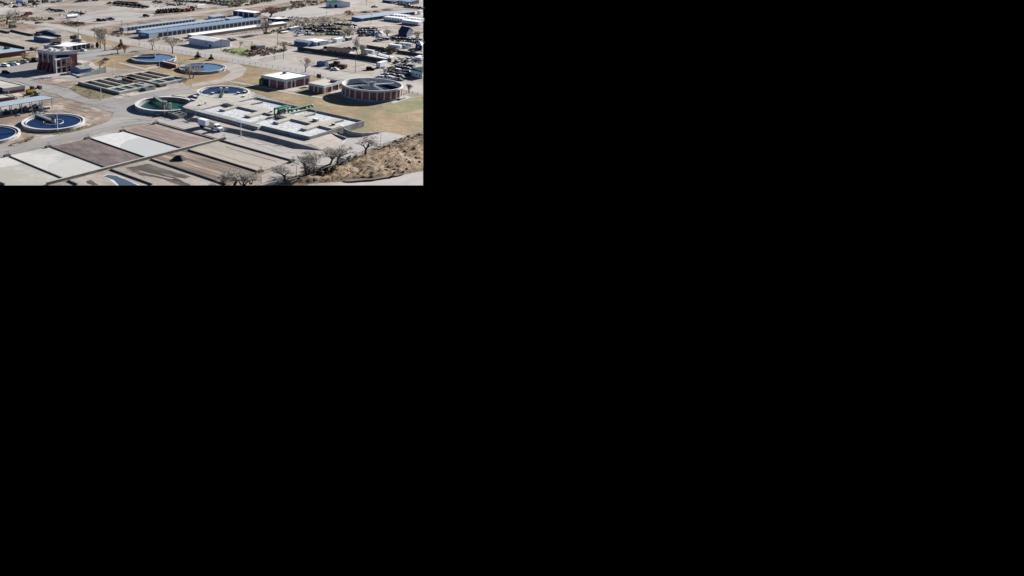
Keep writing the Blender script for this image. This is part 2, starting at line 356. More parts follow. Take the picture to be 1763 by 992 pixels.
sheet('plant_road', [(262, 204), (290, 204), (330, 207), (372, 220), (420, 236), (510, 262), (540, 275), (520, 285), (506, 279), (384, 241), (276, 211)], M['apron'], 10, .2)
sheet('concrete_drive', [(572, 242), (597, 240), (598, 233), (650, 228), (664, 227), (697, 234), (690, 238), (650, 250), (630, 258), (560, 285), (540, 284), (548, 262), (560, 250)], M['apron'], 10, .2)
sheet('footpath', band([(395, 140), (430, 146), (470, 154), (500, 160), (540, 166), (566, 170)], [2, 2.2, 2.6, 2.8, 2.8, 2.6]), M['path'], 10)
sheet('footpath', [(488, 156), (498, 152), (562, 141), (562, 143), (504, 158)], M['path'], 11)
sheet('footpath', [(672, 176), (700, 165), (708, 168), (678, 178.5)], M['path'], 11)
sheet('footpath', [(206, 107), (250, 118), (280, 111), (283, 113), (250, 121), (203, 108.5)], M['path'], 11)
sheet('footpath', band([(296, 119), (303, 116), (308, 113)], [1.5, 1.5, 1.5]), M['path'], 11)
sheet('gravel_road', [(558, 320), (600, 314.5), (640, 312), (690, 302), (728.5, 293), (729, 320)], M['gravelroad'], 3, .3)
sheet('dirt_track', band([(450, 309), (480, 299), (520, 288), (545, 280)], [14, 14, 12, 8]), M['dirt_track'], 8, .3)
sheet('dirt_ground', [(500, 258), (560, 246), (572, 240), (545, 272), (520, 275)], M['dirt_track'], 9, .4)
# shadows-free weedy foot of the bank
sheet('weedy_strip', [(476, 320), (500, 306), (540, 292), (580, 280), (640, 258), (690, 240), (728, 230), (728, 236), (660, 262), (600, 290), (560, 304), (520, 320)], M['weeds'], 6, .8)
# tracks
for pts in ([(20, 262), (60, 253), (110, 242), (160, 229)], [(206, 208), (230, 205), (262, 208)], [(86, 165), (120, 170), (170, 185), (200, 186)], [(400, 225), (450, 245), (500, 262)], [(404, 232), (440, 248), (490, 266)]):
    sheet('tyre_track', band(pts, [.5] * len(pts)), M['tracks'], 12, .2)
sheet('pavement_seam', band([(60, 139.5), (90, 148), (120, 158)], [.3] * 3), M['tracks'], 12)

# hillside with rough ground
def hillz(x, y):
    # photo pixel -> height; zero on the edges of the slope
    top = 268 - (x - 620) * .33 if x > 560 else 288 - (x - 560) * .45
    bot = 311 - max(0, x - 640) * .19 if x > 600 else 311 + (600 - x) * .08
    if y < top or y > bot: return 0
    e = min((y - top) / 8, (bot - y) / 3, 1)
    p = P(x, y)
    return e * (1.0 + 1.1 * noise.noise(Vector((p.x * .11, p.y * .05, 0))) + .35 * noise.noise(Vector((p.x * .5, p.y * .3, 2))))
mb = MB(); xs = [480 + i * 2.4825 for i in range(101)]; ys = [226 + j * 1.22 for j in range(77)]
idx = {}
for i, x in enumerate(xs):
    for j, y in enumerate(ys):
        y = min(y, YMAX); z = hillz(x, y); p = P(x, y); idx[i, j] = len(mb.v); mb.v.append((p.x, p.y, z + .02))
for i in range(100):
    for j in range(76):
        x, y = xs[i], ys[j]
        if any(hillz(xs[a], ys[b]) > 0 for a in (i, i + 1) for b in (j, j + 1)):
            mb.f.append((idx[i, j], idx[i, j + 1], idx[i + 1, j + 1], idx[i + 1, j])); mb.m.append(0)
struct('hillside', mb, M['bank'])
# eroded dark foot of the slope above the gravel road
sheet('cut_bank', [(590, 309), (630, 306.5), (690, 299), (700, 297.5), (690, 301), (640, 309.5), (600, 312)], M['bankdark'], 4, .6, z=.5)

# ================================================================== DRYING BEDS
def bedmat(n, a, b, c=None, **k): return mat(n, C(*a), col2=C(*b), col3=C(*c) if c else None, **k)
BM = dict(
 cream=bedmat('cream_sludge', (205, 200, 186), (228, 222, 212), var=.02, scale=.2, ascale=.03, soft=.05, thr=.55, rough=.55),
 white=bedmat('white_crust', (226, 222, 214), (240, 236, 228), (210, 208, 202), var=.07, scale=.3, ascale=.1, rough=.6, scale3=.03, thr3=.5, soft3=.03),
 brown=bedmat('brown_sludge', (142, 126, 122), (106, 94, 92), (172, 152, 138), var=.3, scale=.5, ascale=.2, scale3=.05, thr3=.6, soft3=.1, ang=HU, stretch=2),
 pure=bedmat('bright_crust', (242, 242, 240), (232, 230, 226), var=.03, scale=.4, ascale=.3),
 liquid=bedmat('pale_liquid', (214, 217, 215), (210, 212, 210), var=.03, scale=.2, ascale=.05, rough=.85, spec=.1),
 pink=bedmat('dried_sludge', (166, 146, 138), (122, 98, 94), (200, 188, 176), var=.3, scale=.5, ascale=.12, scale3=.12, thr3=.55, soft3=.08, ang=HU, stretch=9),
 pale=bedmat('pale_sand_bed', (200, 188, 174), (178, 168, 156), (158, 150, 142), var=.18, scale=.4, ascale=.05, scale3=.03, thr3=.6, ang=HU, stretch=4),
 furrow=bedmat('furrowed_sludge', (164, 144, 126), (118, 102, 90), (194, 176, 158), var=.32, scale=.8, ascale=.5, soft=.06, scale3=.3, thr3=.58, ang=HU, stretch=14),
 dark=bedmat('wet_dark_sludge', (118, 106, 94), (82, 74, 64), (150, 138, 126), var=.25, scale=.4, ascale=.12, scale3=.2, thr3=.6, ang=HU, stretch=4, rough=.6),
 sand=bedmat('sandy_bed', (200, 188, 174), (172, 160, 148), var=.2, scale=.5, ascale=.1, ang=HU, stretch=3))
def bed(pts, m, label, lv=14, patches=()):
    pts = clip(pts); zz = lv * .012; ps = [P(x, y, zz) for x, y in pts]; c = sum(ps, Vector()) / len(ps); c.z = 0
    th = T('drying_bed', label, 'drying bed', c, 'sludge drying beds')
    part('surface', MB().add(ps, [tuple(range(len(ps)))]), m, th)
    for k, (nm, pp, mm, j) in enumerate(patches):
        pp = clip(rough_outline(pp, j, 3)); z2 = zz + .012 * (k + 1)
        part(nm, MB().add([P(x, y, z2) for x, y in pp], [tuple(range(len(pp)))]), mm, th)
    return th
bed([(-14, 274.5), (16.5, 269), (110, 307.5), (72, 319.5), (8, 319.5), (-14, 310)], BM['cream'], 'cream coloured liquid drying bed in the bottom left corner', patches=[('crust', [(-14, 275), (16, 270), (40, 280), (28, 285), (0, 289), (-14, 290)], BM['white'], .6)])
bed([(16.5, 268.5), (88, 252.5), (184, 288.7), (110, 307.5)], BM['white'], 'off white drying bed between the cream bed and the first brown bed', patches=[('liquid_patch', [(84, 287), (100, 278), (135, 272), (183, 288), (112, 306), (84, 295)], bedmat('grey_white_liquid', (218, 217, 210), (221, 220, 214), var=.03, scale=.2, ascale=.05, rough=.85, spec=.1), .5)])
bed([(88, 252.3), (156.5, 237.8), (253, 271), (184, 288.7)], BM['brown'], 'grey brown drying bed between the two white beds')
bed([(156.5, 237.8), (215, 224.8), (316.5, 255.3), (253, 271)], BM['pure'], 'bright white drying bed with a smooth blue grey liquid pool', patches=[('liquid_patch', [(208, 249), (220, 241), (240, 237), (308, 256), (252, 271), (206, 255)], BM['liquid'], .7)])
bed([(215, 224.8), (270, 211.8), (371.5, 239.6), (316.5, 255.3)], BM['pink'], 'pinkish brown streaked drying bed right above the long centre wall')
bed([(85, 320), (116, 311.2), (136, 320)], BM['sand'], 'small sandy corner of a drying bed at the bottom edge')
bed([(117, 311), (190, 291), (266, 319.5), (135, 319.5)], BM['sand'], 'sandy drying bed holding a curved pool of dark water', patches=[('damp_sludge', [(148, 312), (156, 310), (170, 318), (160, 319), (150, 316)], BM['dark'], .5), ('pool_rim', [(176, 303), (184, 300), (202, 302), (222, 311), (242, 319.5), (200, 319.5), (190, 310)], BM['pure'], .4), ('pool', [(178, 303.5), (186, 301), (200, 302.6), (218, 310), (238, 319.5), (205, 319.5), (196, 310)], M['pond'], .3)])
bed([(191, 291.5), (259.5, 274), (392, 319.5), (266, 319.5)], BM['sand'], 'drying bed covered in dark wet sludge swirls', patches=[('sludge_patch', [(216, 289), (256, 282), (285, 292), (330, 304), (318, 307), (300, 305), (330, 319.5), (310, 319.5), (280, 308), (240, 301), (222, 294)], BM['dark'], .9), ('pale_streak', [(238, 293), (262, 299), (300, 308), (292, 308), (260, 301), (240, 296)], BM['sand'], .5)])
bed([(260.5, 273.5), (323.5, 257.3), (446, 296), (392, 319.5)], BM['furrow'], 'furrowed brown drying bed with a black sludge pile on it')
bed([(324.5, 257), (379, 241.2), (506, 277.4), (446, 296)], BM['pale'], 'pale sandy drying bed with thin rusty streaks, under the light pole', patches=[('rusty_streak', band([(389, 252.5), (404, 258), (425, 264), (445, 269.5), (476, 278)], [.9, .8, .7, 1, .9]), M['rust'], .5), ('rusty_streak', band([(362, 261.5), (385, 269), (402, 274), (420, 280), (445, 285)], [.6, .6, .9, .7, .6]), bedmat('faded_rust', (170, 120, 90), (190, 150, 120), var=.2, ascale=.6), .5)])
# black pile
p = P(309, 273.5, .4); mb = MB(); n = 26; vs = [(p.x, p.y, 1.9)]; fs = []
for r_, z_ in ((.35, 1.6), (.7, .9), (1.0, .4)):
    for i in range(n):
        a = 2 * math.pi * i / n; q = 1 + .35 * noise.noise(Vector((math.cos(a) * 2, math.sin(a) * 2, r_ * 3)))
        vs.append((p.x + 2.7 * r_ * q * math.cos(a), p.y + 2.4 * r_ * q * math.sin(a), z_ + (.3 * noise.noise(Vector((a * 3, r_ * 5, 1))) if r_ < 1 else 0)))
fs += [(0, 1 + i, 1 + (i + 1) % n) for i in range(n)]
for k in range(2):
    fs += [(1 + k * n + i, 1 + (k + 1) * n + i, 1 + (k + 1) * n + (i + 1) % n, 1 + k * n + (i + 1) % n) for i in range(n)]
one('sludge_pile', mb.add(vs, fs), mat('black_sludge', C(62, 56, 52), var=.4, scale=2), 'black heap of sludge on the furrowed brown drying bed', 'pile', (p.x, p.y, .4))
# divider walls, their shaded faces put in as dark colour
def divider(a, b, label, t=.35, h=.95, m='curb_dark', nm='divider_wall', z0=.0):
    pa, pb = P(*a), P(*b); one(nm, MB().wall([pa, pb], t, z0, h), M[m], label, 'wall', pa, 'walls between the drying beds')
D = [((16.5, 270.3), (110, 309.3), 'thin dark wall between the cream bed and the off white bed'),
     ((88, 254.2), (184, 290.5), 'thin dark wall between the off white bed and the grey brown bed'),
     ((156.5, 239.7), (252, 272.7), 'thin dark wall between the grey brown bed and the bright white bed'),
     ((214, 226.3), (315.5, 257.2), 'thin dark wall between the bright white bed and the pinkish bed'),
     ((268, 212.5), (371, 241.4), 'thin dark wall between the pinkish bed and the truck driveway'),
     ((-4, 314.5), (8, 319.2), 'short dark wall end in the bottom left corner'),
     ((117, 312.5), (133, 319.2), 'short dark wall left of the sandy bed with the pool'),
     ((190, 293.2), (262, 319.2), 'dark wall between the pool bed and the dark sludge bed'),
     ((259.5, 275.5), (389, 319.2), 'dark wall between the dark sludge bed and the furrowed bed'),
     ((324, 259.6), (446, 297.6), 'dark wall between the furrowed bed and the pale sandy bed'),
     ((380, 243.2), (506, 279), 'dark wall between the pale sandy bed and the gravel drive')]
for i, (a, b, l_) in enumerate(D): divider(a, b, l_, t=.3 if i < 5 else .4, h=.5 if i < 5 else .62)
pa, pb = P(80.5, 319), P(384.5, 241.2)
wd = T('center_wall', 'long pale topped concrete wall running diagonally through the drying beds', 'wall', pa)
part('wall_body', MB().wall([pa, pb], .7, 0, 1.0), M['concrete_wall'], wd)
wc = MB().wall([pa, pb], .8, 1.0, 1.1); part('coping', wc, M['concrete'], wd)
# valve stands at the heads of the dividers
def valve(x, y, label, s=1.0):
    p = P(x, y, .2); p.z = .2; t = T('valve_stand', label, 'valve', p, 'valves at the ends of the drying beds')
    part('base', MB().box(p, HV, 2.6 * s, 1.2, .1, .8), M['curb_dark'], t)
    for k in (-1, 0, 1):
        q = p + VV * k * .8 * s; part('stem', MB().tube((q.x, q.y, .8), (q.x, q.y, 1.9 + .3 * k), .06), M['darksteel'], t)
    part('handwheel', MB().ring((p.x, p.y, 0), .22, .32, 1.95, 2.02, 10), M['darksteel'], t)
for x, y, l_ in ((12, 269, 'beside the cream bed'), (83, 253.5, 'at the corner of the off white bed'), (150, 239, 'at the corner of the grey brown bed'), (211, 226, 'at the top of the bright white bed'), (268, 213, 'at the top of the pinkish bed'), (503, 278, 'at the far right end of the pale sandy bed'), (448, 296, 'above the big bare tree at the bottom edge'), (384, 240, 'at the right end of the long centre wall')):
    valve(x, y, 'small dark valve stand ' + l_)

# ================================================================== ROUND TANKS
def circ(xl, xr, yc, z):
    c = P((xl + xr) / 2, yc, z); r = (xr - xl) / 2 / ppm(c); return c, r
def rail(mb, pts, h=1.0, r=.035, step=2.0):
    for a, b in zip(pts, pts[1:]):
        a, b = Vector(a), Vector(b); n = max(1, int((b - a).length / step))
        for hh in (h * .55, h): mb.tube(a + Vector((0, 0, hh)), b + Vector((0, 0, hh)), r, n=4)
        for k in range(n + 1):
            q = a.lerp(b, k / n); mb.tube(q, q + Vector((0, 0, h)), r, n=4)
    return mb
def walkway(th, a, b, w_=1.2, z=0, root=None, m='steel'):
    a, b = Vector(a), Vector(b); d = (b - a); d.z = 0; ang = math.atan2(d.y, d.x); c = (a + b) / 2
    f = MB().box(c, ang, d.length, w_, a.z, a.z + .25)
    f.box(c + Vector((-math.sin(ang), math.cos(ang), 0)) * w_ * .48, ang, d.length, .12, a.z - .45, a.z - .01).box(c - Vector((-math.sin(ang), math.cos(ang), 0)) * w_ * .48, ang, d.length, .12, a.z - .45, a.z - .01)
    br = part('bridge', f, M[m], th)
    nrm = Vector((-math.sin(ang), math.cos(ang), 0)) * w_ / 2; up = Vector((0, 0, .25)); mb = MB()
    for s_ in (1, -1): rail(mb, [a + nrm * s_ + up, b + nrm * s_ + up], 1.0, .04)
    part('railing', mb, M['steel'], br, root=th)
def tank(name, label, xl, xr, yc, zr, zw, wt, mw, wallmat='concrete_wall', rimmat='concrete_white', z0=0, launder=True):
    c, r = circ(xl, xr, yc, zr); th = T(name, label, 'tank', (c.x, c.y, z0), 'round treatment tanks')
    part('tank_wall', MB().ring(c, r - wt, r, z0, zr, zi=min(z0, zw) - .3, n=96), M[wallmat], th)
    part('rim', MB().ring(c, r - wt - .06, r + .06, zr + .004, zr + .09, n=96), M[rimmat], th)
    if launder:
        part('launder', MB().ring(c, r - wt - 1.1, r - wt - .9, zw + .05, zw + .35, zi=zw, n=96), M['concrete_white'], th)
    part('water', MB().disc(c, r - wt - .01, zw, 96), M[mw], th)
    return th, c, r
# tank A: near left, dark water with an arm
tA, c, r = tank('clarifier_tank', 'near left round tank of dark blue water with a bridge over it', 38.3, 145.6, 208.6, 1.3, .75, .8, 'waterdark')
ang = math.atan2(P(63, 198, 1.3).y - c.y, P(63, 198, 1.3).x - c.x); e = c + Vector((math.cos(ang), math.sin(ang), 0)) * r
walkway(tA, (e.x, e.y, 1.45), (c.x, c.y, 1.45), 1.8, m='concrete_grey')
part('center_column', MB().tube((c.x, c.y, 0), (c.x, c.y, 2.3), 1.0, n=20), M['concrete_wall'], tA)
part('inner_ring', MB().ring(c, 4.2, 4.35, .75, 1.0, zi=.7), M['concrete_white'], tA)
part('drive_motor', MB().box((c.x, c.y), ang, 1.6, 1.2, 2.3, 3.1), M['darksteel'], tA)
tA2, c, r = tank('clarifier_tank', 'round tank of dark blue water cut off by the left edge', -79, 33.6, 230, 1.3, .75, .8, 'waterdark')
ang = R(200); walkway(tA2, (c.x + math.cos(ang) * r, c.y + math.sin(ang) * r, 1.45), (c.x, c.y, 1.45), 1.8)
part('center_column', MB().tube((c.x, c.y, 0), (c.x, c.y, 2.3), 1.0, n=20), M['concrete_wall'], tA2)
part('scum_pipe', MB().tube(P(-10, 233, .85), P(24, 229, .85), .12, n=6), M['darksteel'], tA2)
# B tanks at the back
for k, (xl, xr, yc, lb, bx, by) in enumerate([(226.3, 303.6, 99.2, 'farther of the two pale blue water tanks beside the street', 229, 99.5), (308, 388.9, 115.6, 'nearer of the two pale blue water tanks, behind the small bare tree', 311, 116)]):
    th, c, r = tank('clarifier_tank', lb, xl, xr, yc, 1.5, 1.15, .45, 'watermid', wallmat='concrete_grey')
    q = P(bx, by, 1.5); ang = math.atan2(q.y - c.y, q.x - c.x)
    walkway(th, (c.x + math.cos(ang) * r, c.y + math.sin(ang) * r, 1.7), (c.x, c.y, 1.7), .9, m='darksteel')
    part('center_column', MB().tube((c.x, c.y, 0), (c.x, c.y, 2.2), .7, n=16), M['darksteel'], th)
    part('control_box', MB().box((c.x + .8, c.y), 0, .7, .5, 1.7, 3.6), M['whitemetal'], th)
    part('stair', MB().box((c.x + r * .93, c.y - r * .42), HU, 1.2, 1.2, 1.2, 1.9), M['whitemark'], th)
# C: behind the concrete deck
tC, c, r = tank('clarifier_tank', 'round blue water tank half hidden behind the pale concrete deck', 338.9, 430.6, 157.6, 2.7, 2.3, 1.0, 'waterdark', z0=0)
mb = MB(); q = c + Vector((-.3, -.5, 0))
walkway(tC, (c.x - 1.5, c.y - r, 2.9), (c.x, c.y, 2.9), 1.2, m='darksteel')
part('center_platform', MB().box(c, 0, 5, 3, 2.8, 3.0), M['darksteel'], tC)
part('drive_motor', MB().box((c.x - 1.2, c.y), 0, 1.1, 1.0, 3.0, 4.6), M['whitemetal'], tC)
part('control_box', MB().box((c.x + 1.7, c.y), 0, 1.3, .8, 3.0, 4.8), M['whitemetal'], tC)
part('railing', rail(MB(), [(c.x - 2.5, c.y - 1.5, 3), (c.x + 2.5, c.y - 1.5, 3), (c.x + 2.5, c.y + 1.5, 3), (c.x - 2.5, c.y + 1.5, 3), (c.x - 2.5, c.y - 1.5, 3)]), M['steel'], tC)
part('scum_arm', MB().box((c.x - r * .5, c.y + 1), R(-6), r * .8, .25, 2.32, 2.45), M['concrete_wall'], tC)
# D: green one
tD, c, r = tank('clarifier_tank', 'round tank of green algae water beside the concrete deck', 232.3, 336, 178.4, 1.9, .25, 1.3, 'watergreen', launder=False, wallmat='concrete_grey')
part('inner_launder', MB().ring(c, r - 2.3, r - 1.32, .8, 1.0, zi=.2, n=96), M['concrete_grey'], tD)
ang = math.atan2(P(266, 168, 1.7).y - c.y, P(266, 168, 1.7).x - c.x)
walkway(tD, (c.x + math.cos(ang) * r, c.y + math.sin(ang) * r, 1.9), (c.x, c.y, 1.9), 1.3, m='concrete_grey')
part('center_well', MB().ring(c, 2.6, 2.8, .2, 1.2, zi=.2, n=40), M['tanwall'], tD)
part('center_column', MB().tube((c.x, c.y, .2), (c.x, c.y, 2.6), .8, n=16), M['steel'], tD)
part('drive_motor', MB().box((c.x, c.y), ang, 2.6, 1.6, 2.2, 3.0), M['concrete_grey'], tD)
q = P(293.3, 188, .4); part('scum_box', MB().box(q, 0, .7, .7, .2, 3.4), M['whitemark'], tD)
# curved retaining edge behind D
q0, q1, q2 = P(296, 164, 1.2), P(318, 167, 1.2), P(332, 173, 1.2)
one('retaining_wall', MB().wall([q0, q1, q2], .8, 0, 1.25), M['concrete_wall'], 'low dark sided concrete edge behind the green water tank', 'wall', (q1.x, q1.y, 0))

# brick walled trickling filter
c, r = circ(589.5, 691.9, 144.6, 5.8)
tE = T('brick_filter_tank', 'tall round red brick tank with pale pilasters and crossed sprinkler arms', 'tank', (c.x, c.y, 0))
part('brick_wall', MB().ring(c, r - .42, r - .15, .9, 4.9, n=120), M['brick'], tE)
part('concrete_base', MB().ring(c, r - .6, r + .25, 0, 1.0, n=120), M['concrete_grey'], tE)
part('rim', MB().ring(c, r - .5, r + .05, 4.9, 5.8, zi=2.8, n=120), M['fascia'], tE)
for i in range(26):
    a = 2 * math.pi * (i + .35) / 26
    part('pilaster', MB().box((c.x + (r - .05) * math.cos(a), c.y + (r - .05) * math.sin(a)), a, .35, .55, .95, 4.95), M['fascia'], tE)
part('filter_media', MB().disc(c, r - .55, 3.1, 96), mat('dark_filter_rock', (.012, .026, .05), var=.6, scale=1.6, rough=1.0, spec=.05), tE)
part('center_column', MB().tube((c.x, c.y, 3.8), (c.x, c.y, 6.6), 1.5, 1.3, n=20), M['concrete_grey'], tE)
part('center_cap', MB().tube((c.x, c.y, 6.6), (c.x, c.y, 6.9), 2.0, n=20), M['steel'], tE)
part('railing', rail(MB(), [(c.x + 2 * math.cos(a_), c.y + 2 * math.sin(a_), 6.9) for a_ in [2 * math.pi * i / 8 for i in range(9)]]), M['steel'], tE)
for px_, py_ in ((623, 138.5), (602, 148.5), (678, 144), (656, 154.5)):
    q = P(px_, py_, 4.9); d = Vector((q.x - c.x, q.y - c.y, 0)).normalized(); e = c + d * (r - 1.2)
    f = MB().tube((c.x + d.x * 1.4, c.y + d.y * 1.4, 5.3), (e.x, e.y, 4.9), .45, .36, n=8); part('sprinkler_arm', f, M['whiteroof'], tE)
q = P(694, 171, 0); part('entry_step', MB().box(P(690, 171), HV, 5, 2.6, .0, .9), M['concrete_grey'], tE)

# ================================================================== BUILDINGS
def quadpts(A, B, C_, z):
    a, b, c = P(*A, z), P(*B, z), P(*C_, z)     # A = corner nearest the camera, B and C its neighbours
    return a, b, b + c - a, c
def hgt(A, yg):                                  # roof corner pixel A, its foot at pixel row yg
    p = P(A[0], yg); return (yg - A[1]) / (ppm(p) * cp)
def inset(q, d):
    c = sum(q, Vector()) / len(q); o = []
    for i in range(4):
        u = (q[(i + 1) % 4] - q[i]).normalized(); v = (q[i - 1] - q[i]).normalized(); o.append(q[i] + (u + v) * d)
    return o
def facepart(th, nm, a, b, s0, s1, z0, z1, m, proud=.06, label=None):
    d = (b - a); p0, p1 = a + d * s0, a + d * s1; u = d.normalized(); n = Vector((u.y, -u.x, 0))
    # outward = away from building centre
    cen = th['_c'] if '_c' in th else None
    if cen is not None and (Vector(cen) - a).dot(n) > 0: n = -n
    pts = [p0 - n * .05, p1 - n * .05, p1 + n * proud, p0 + n * proud]
    return part(nm, MB().prism(pts, z0, z1, bottom=True), M[m], th, label)
def building(name, label, A, B, C_, yg, wall='brick', roof='whiteroof', fas='fascia', fh=.9, parapet=True, over=.12, cat='building', h=None, group=None):
    h = h or hgt(A, yg); q = quadpts(A, B, C_, h); base = Vector((q[0].x, q[0].y, 0))
    th = T(name, label, cat, base, group); cc = sum(q, Vector()) / 4; th['_c'] = (cc.x, cc.y, 0)
    w_ = inset(q, over)
    part('wall', MB().prism(w_, 0, h - fh), M[wall], th)
    if parapet:
        part('parapet', MB().wall(inset(q, .15), .3, h - fh + .003, h, closed=True), M[fas], th)
        part('roof', MB().prism(inset(q, .3), h - fh + .01, h - .3), M[roof], th)
    else:
        part('roof', MB().prism(q, h - fh + .003, h), M[roof], th)
    return th, q, h
def cleanup(th):
    if '_c' in th: del th['_c']
def box_on(th, x, y, z, l, w_, hh, m, nm='rooftop_unit', ang=None):
    p = P(x, y, z); rf = [c for c in th.children if c.name.startswith('roof')][0]
    part(nm, MB().box(p, HU if ang is None else ang, l, w_, z - .3, z + hh), M[m], rf, root=th)
def gable(name, label, A, B, C_, yg, wall, roof, rise=1.2, cat='building', h=None, over=.3, ridge_along='B', group=None, endwall=None):
    h = h or hgt(A, yg); q = quadpts(A, B, C_, h); base = Vector((q[0].x, q[0].y, 0))
    th = T(name, label, cat, base, group); cc = sum(q, Vector()) / 4; th['_c'] = (cc.x, cc.y, 0)
    a, b, d, c = q
    if ridge_along == 'B': e0, e1, s0, s1 = (a, c), (b, d), (a, b), (c, d)
    else: e0, e1, s0, s1 = (a, b), (c, d), (a, c), (b, d)
    m0, m1 = (e0[0] + e0[1]) / 2, (e1[0] + e1[1]) / 2; up = Vector((0, 0, rise))
    mb = MB().prism([a, b, d, c], 0, h - .02)
    for e, m_ in ((e0, m0), (e1, m1)): mb.add([e[0], e[1], m_ + up - Vector((0, 0, .03))], [(0, 1, 2)])
    part('wall', mb, M[wall], th)
    r = MB(); ax = (m1 - m0).normalized() * over; sdv = (e0[1] - e0[0]).normalized() * over; t = Vector((0, 0, .14))
    lo = Vector((0, 0, -rise * over / ((e0[1] - e0[0]).length / 2)))
    for k, (p, q_) in enumerate((s0, s1)):
        o = -sdv if k == 0 else sdv
        vs = [p - ax + o + lo, q_ + ax + o + lo, m1 + ax + up, m0 - ax + up]
        r.add(vs + [v + t for v in vs], [(0, 1, 2, 3), (7, 6, 5, 4), (0, 1, 5, 4), (1, 2, 6, 5), (3, 0, 4, 7)])
    part('roof', r, M[roof], th)
    return th, q, h

# blower building with the white roof
th, q, h = building('brick_blower_building', 'square red brick building with a bright white flat roof and pale pilasters', (491.8, 137), (449, 129), (534, 129.5), 153.6, fh=1.5)
for s in (0.02, .33, .63, .97): facepart(th, 'pilaster', q[0], q[1], s - .02, s + .02, 0, h - 1.5, 'fascia', .3)
for s in (.04, .24, .38, .76, .96): facepart(th, 'pilaster', q[0], q[3], s - .025, s + .02, 0, h - 1.5, 'fascia', .3)
facepart(th, 'garage_door', q[0], q[1], .68, .9, 0, 3.0, 'doordark'); facepart(th, 'door', q[0], q[3], .27, .34, 0, 2.3, 'doordark')
box_on(th, 490, 126, h, 1.8, 1.4, .9, 'steel', 'roof_vent')
cleanup(th)
a, b = P(447.5, 146), P(447, 136, 3)
t = T('green_duct', 'curved green pipe on the left side of the white roofed brick building', 'pipe', a)
part('pipe', MB().tube(a, (a.x, a.y, 3.0), .5, n=12), M['greenpipe'], t); part('elbow', MB().tube((a.x, a.y, 2.9), (a.x + 3, a.y + 1.8, 3.5), .5, n=12), M['greenpipe'], t)
# smaller brick building
th, q, h = building('small_brick_building', 'small brick pump building with a tan flat roof beside the round brick tank', (557.8, 148), (531, 142.5), (589, 139.5), 161.5, fh=1.3, roof='paleroof')
for s in (.03, .35, .62, .95): facepart(th, 'pilaster', q[0], q[1], s - .03, s + .03, 0, h - 1.3, 'fascia', .25)
for s in (.04, .42, .8): facepart(th, 'pilaster', q[0], q[3], s - .02, s + .02, 0, h - 1.3, 'fascia', .25)
facepart(th, 'window_band', q[0], q[3], .5, .95, 1.4, 2.6, 'glass')
box_on(th, 574, 140.5, h, 3.2, 1.6, .5, 'darksteel', 'rooftop_unit'); box_on(th, 549, 133.5, h, 2.6, .6, 1.8, 'darksteel', 'roof_screen'); cleanup(th)
# pump house between B tanks
th, q, h = building('brick_pump_house', 'low dark brick pump house between the two pale blue tanks', (303, 111.5), (280, 106), (306, 108.8), 117.3, wall='brick_dark', fas='concrete_wall', roof='paleroof', fh=.35, h=2.2); cleanup(th)
mb = MB(); a, b = P(303, 109, 1.6), P(312, 107.5, 1.6); th = T('stair_platform', 'white railed stair platform at the right end of the low pump house', 'platform', P(305, 110)); part('deck', MB().wall([a, b], 1.5, 1.3, 1.5), M['steel'], th)
part('railing', rail(MB(), [(a.x, a.y, 1.5), (b.x, b.y, 1.5)], 1.1, .07, 1.0), M['whitemetal'], th)

# main brick building, left
th, q, h = building('brick_headworks_building', 'tall red brick building with arched buttresses and a pale flat roof', (93.5, 89.5), (64.6, 85), (133, 87.3), 123.5, fh=1.9, roof='paleroof')
part('pilaster', MB().box(q[0], HU, 1.5, 1.5, 0, h - 1.9), M['fascia'], th)
for s in (.03, .34, .66): facepart(th, 'pilaster', q[0], q[1], s + .0, s + .05, 3, h - 1.9, 'fascia', .3)
for i, s in enumerate((.12, .36, .60, .84)):       # arched buttresses
    d = q[1] - q[0]; u = d.normalized(); n = Vector((u.y, -u.x, 0)); n = -n if (Vector(th['_c']) - q[0]).dot(n) > 0 else n
    o = q[0] + d * s; L_ = 2.4; W_ = d.length * .13; vs = []; bprof = [(0, 0), (L_, 0), (L_, 1.6), (L_ * .72, 3.2), (L_ * .4, 4.4), (0, 5.2)]
    for sgn in (-.5, .5):
        for l_, z_ in bprof: w0 = o + n * l_ + u * (W_ * sgn); vs.append((w0.x, w0.y, z_))
    k = len(bprof); fs = [tuple(range(k)), tuple(range(2 * k - 1, k - 1, -1))] + [(j, (j + 1) % k, k + (j + 1) % k, k + j) for j in range(k)]
    part('buttress', MB().add(vs, fs), M['brick_dark'], th)
    facepart(th, 'window', q[0], q[1], s - .06, s + .06, 7.0, 8.8, 'glass')
facepart(th, 'window', q[0], q[3], .1, .62, h - 4.2, h - 2.1, 'glass')
for x, y, l_, m_ in ((88, 85.5, 3, 'whitemetal'), (96, 87, 2.2, 'whitemetal'), (100, 83, 3, 'darksteel'), (111, 84.5, 2, 'whitemetal'), (107, 87, 1.4, 'steel')): box_on(th, x, y, h, l_, l_ * .6, .9, m_)
cleanup(th)
th, q, h = building('brick_entry_block', 'lower brick block with a small pale roof in front of the tall brick building', (95.5, 102), (93.5, 101.2), (123.5, 97.5), 126.5, fh=.7, roof='whiteroof', fas='whitemetal')
for s in (.02, .33, .66, .98): facepart(th, 'pilaster', q[0], q[3], s - .03, s + .03, 0, h - .7, 'fascia', .25)
for s in (.17, .5, .82):
    facepart(th, 'window', q[0], q[3], s - .06, s + .06, 4.2, 6.2, 'glass'); facepart(th, 'doorway', q[0], q[3], s - .07, s + .07, 0, 2.6, 'doordark')
facepart(th, 'band', q[0], q[3], .0, 1, 3.0, 3.6, 'fascia', .12); cleanup(th)
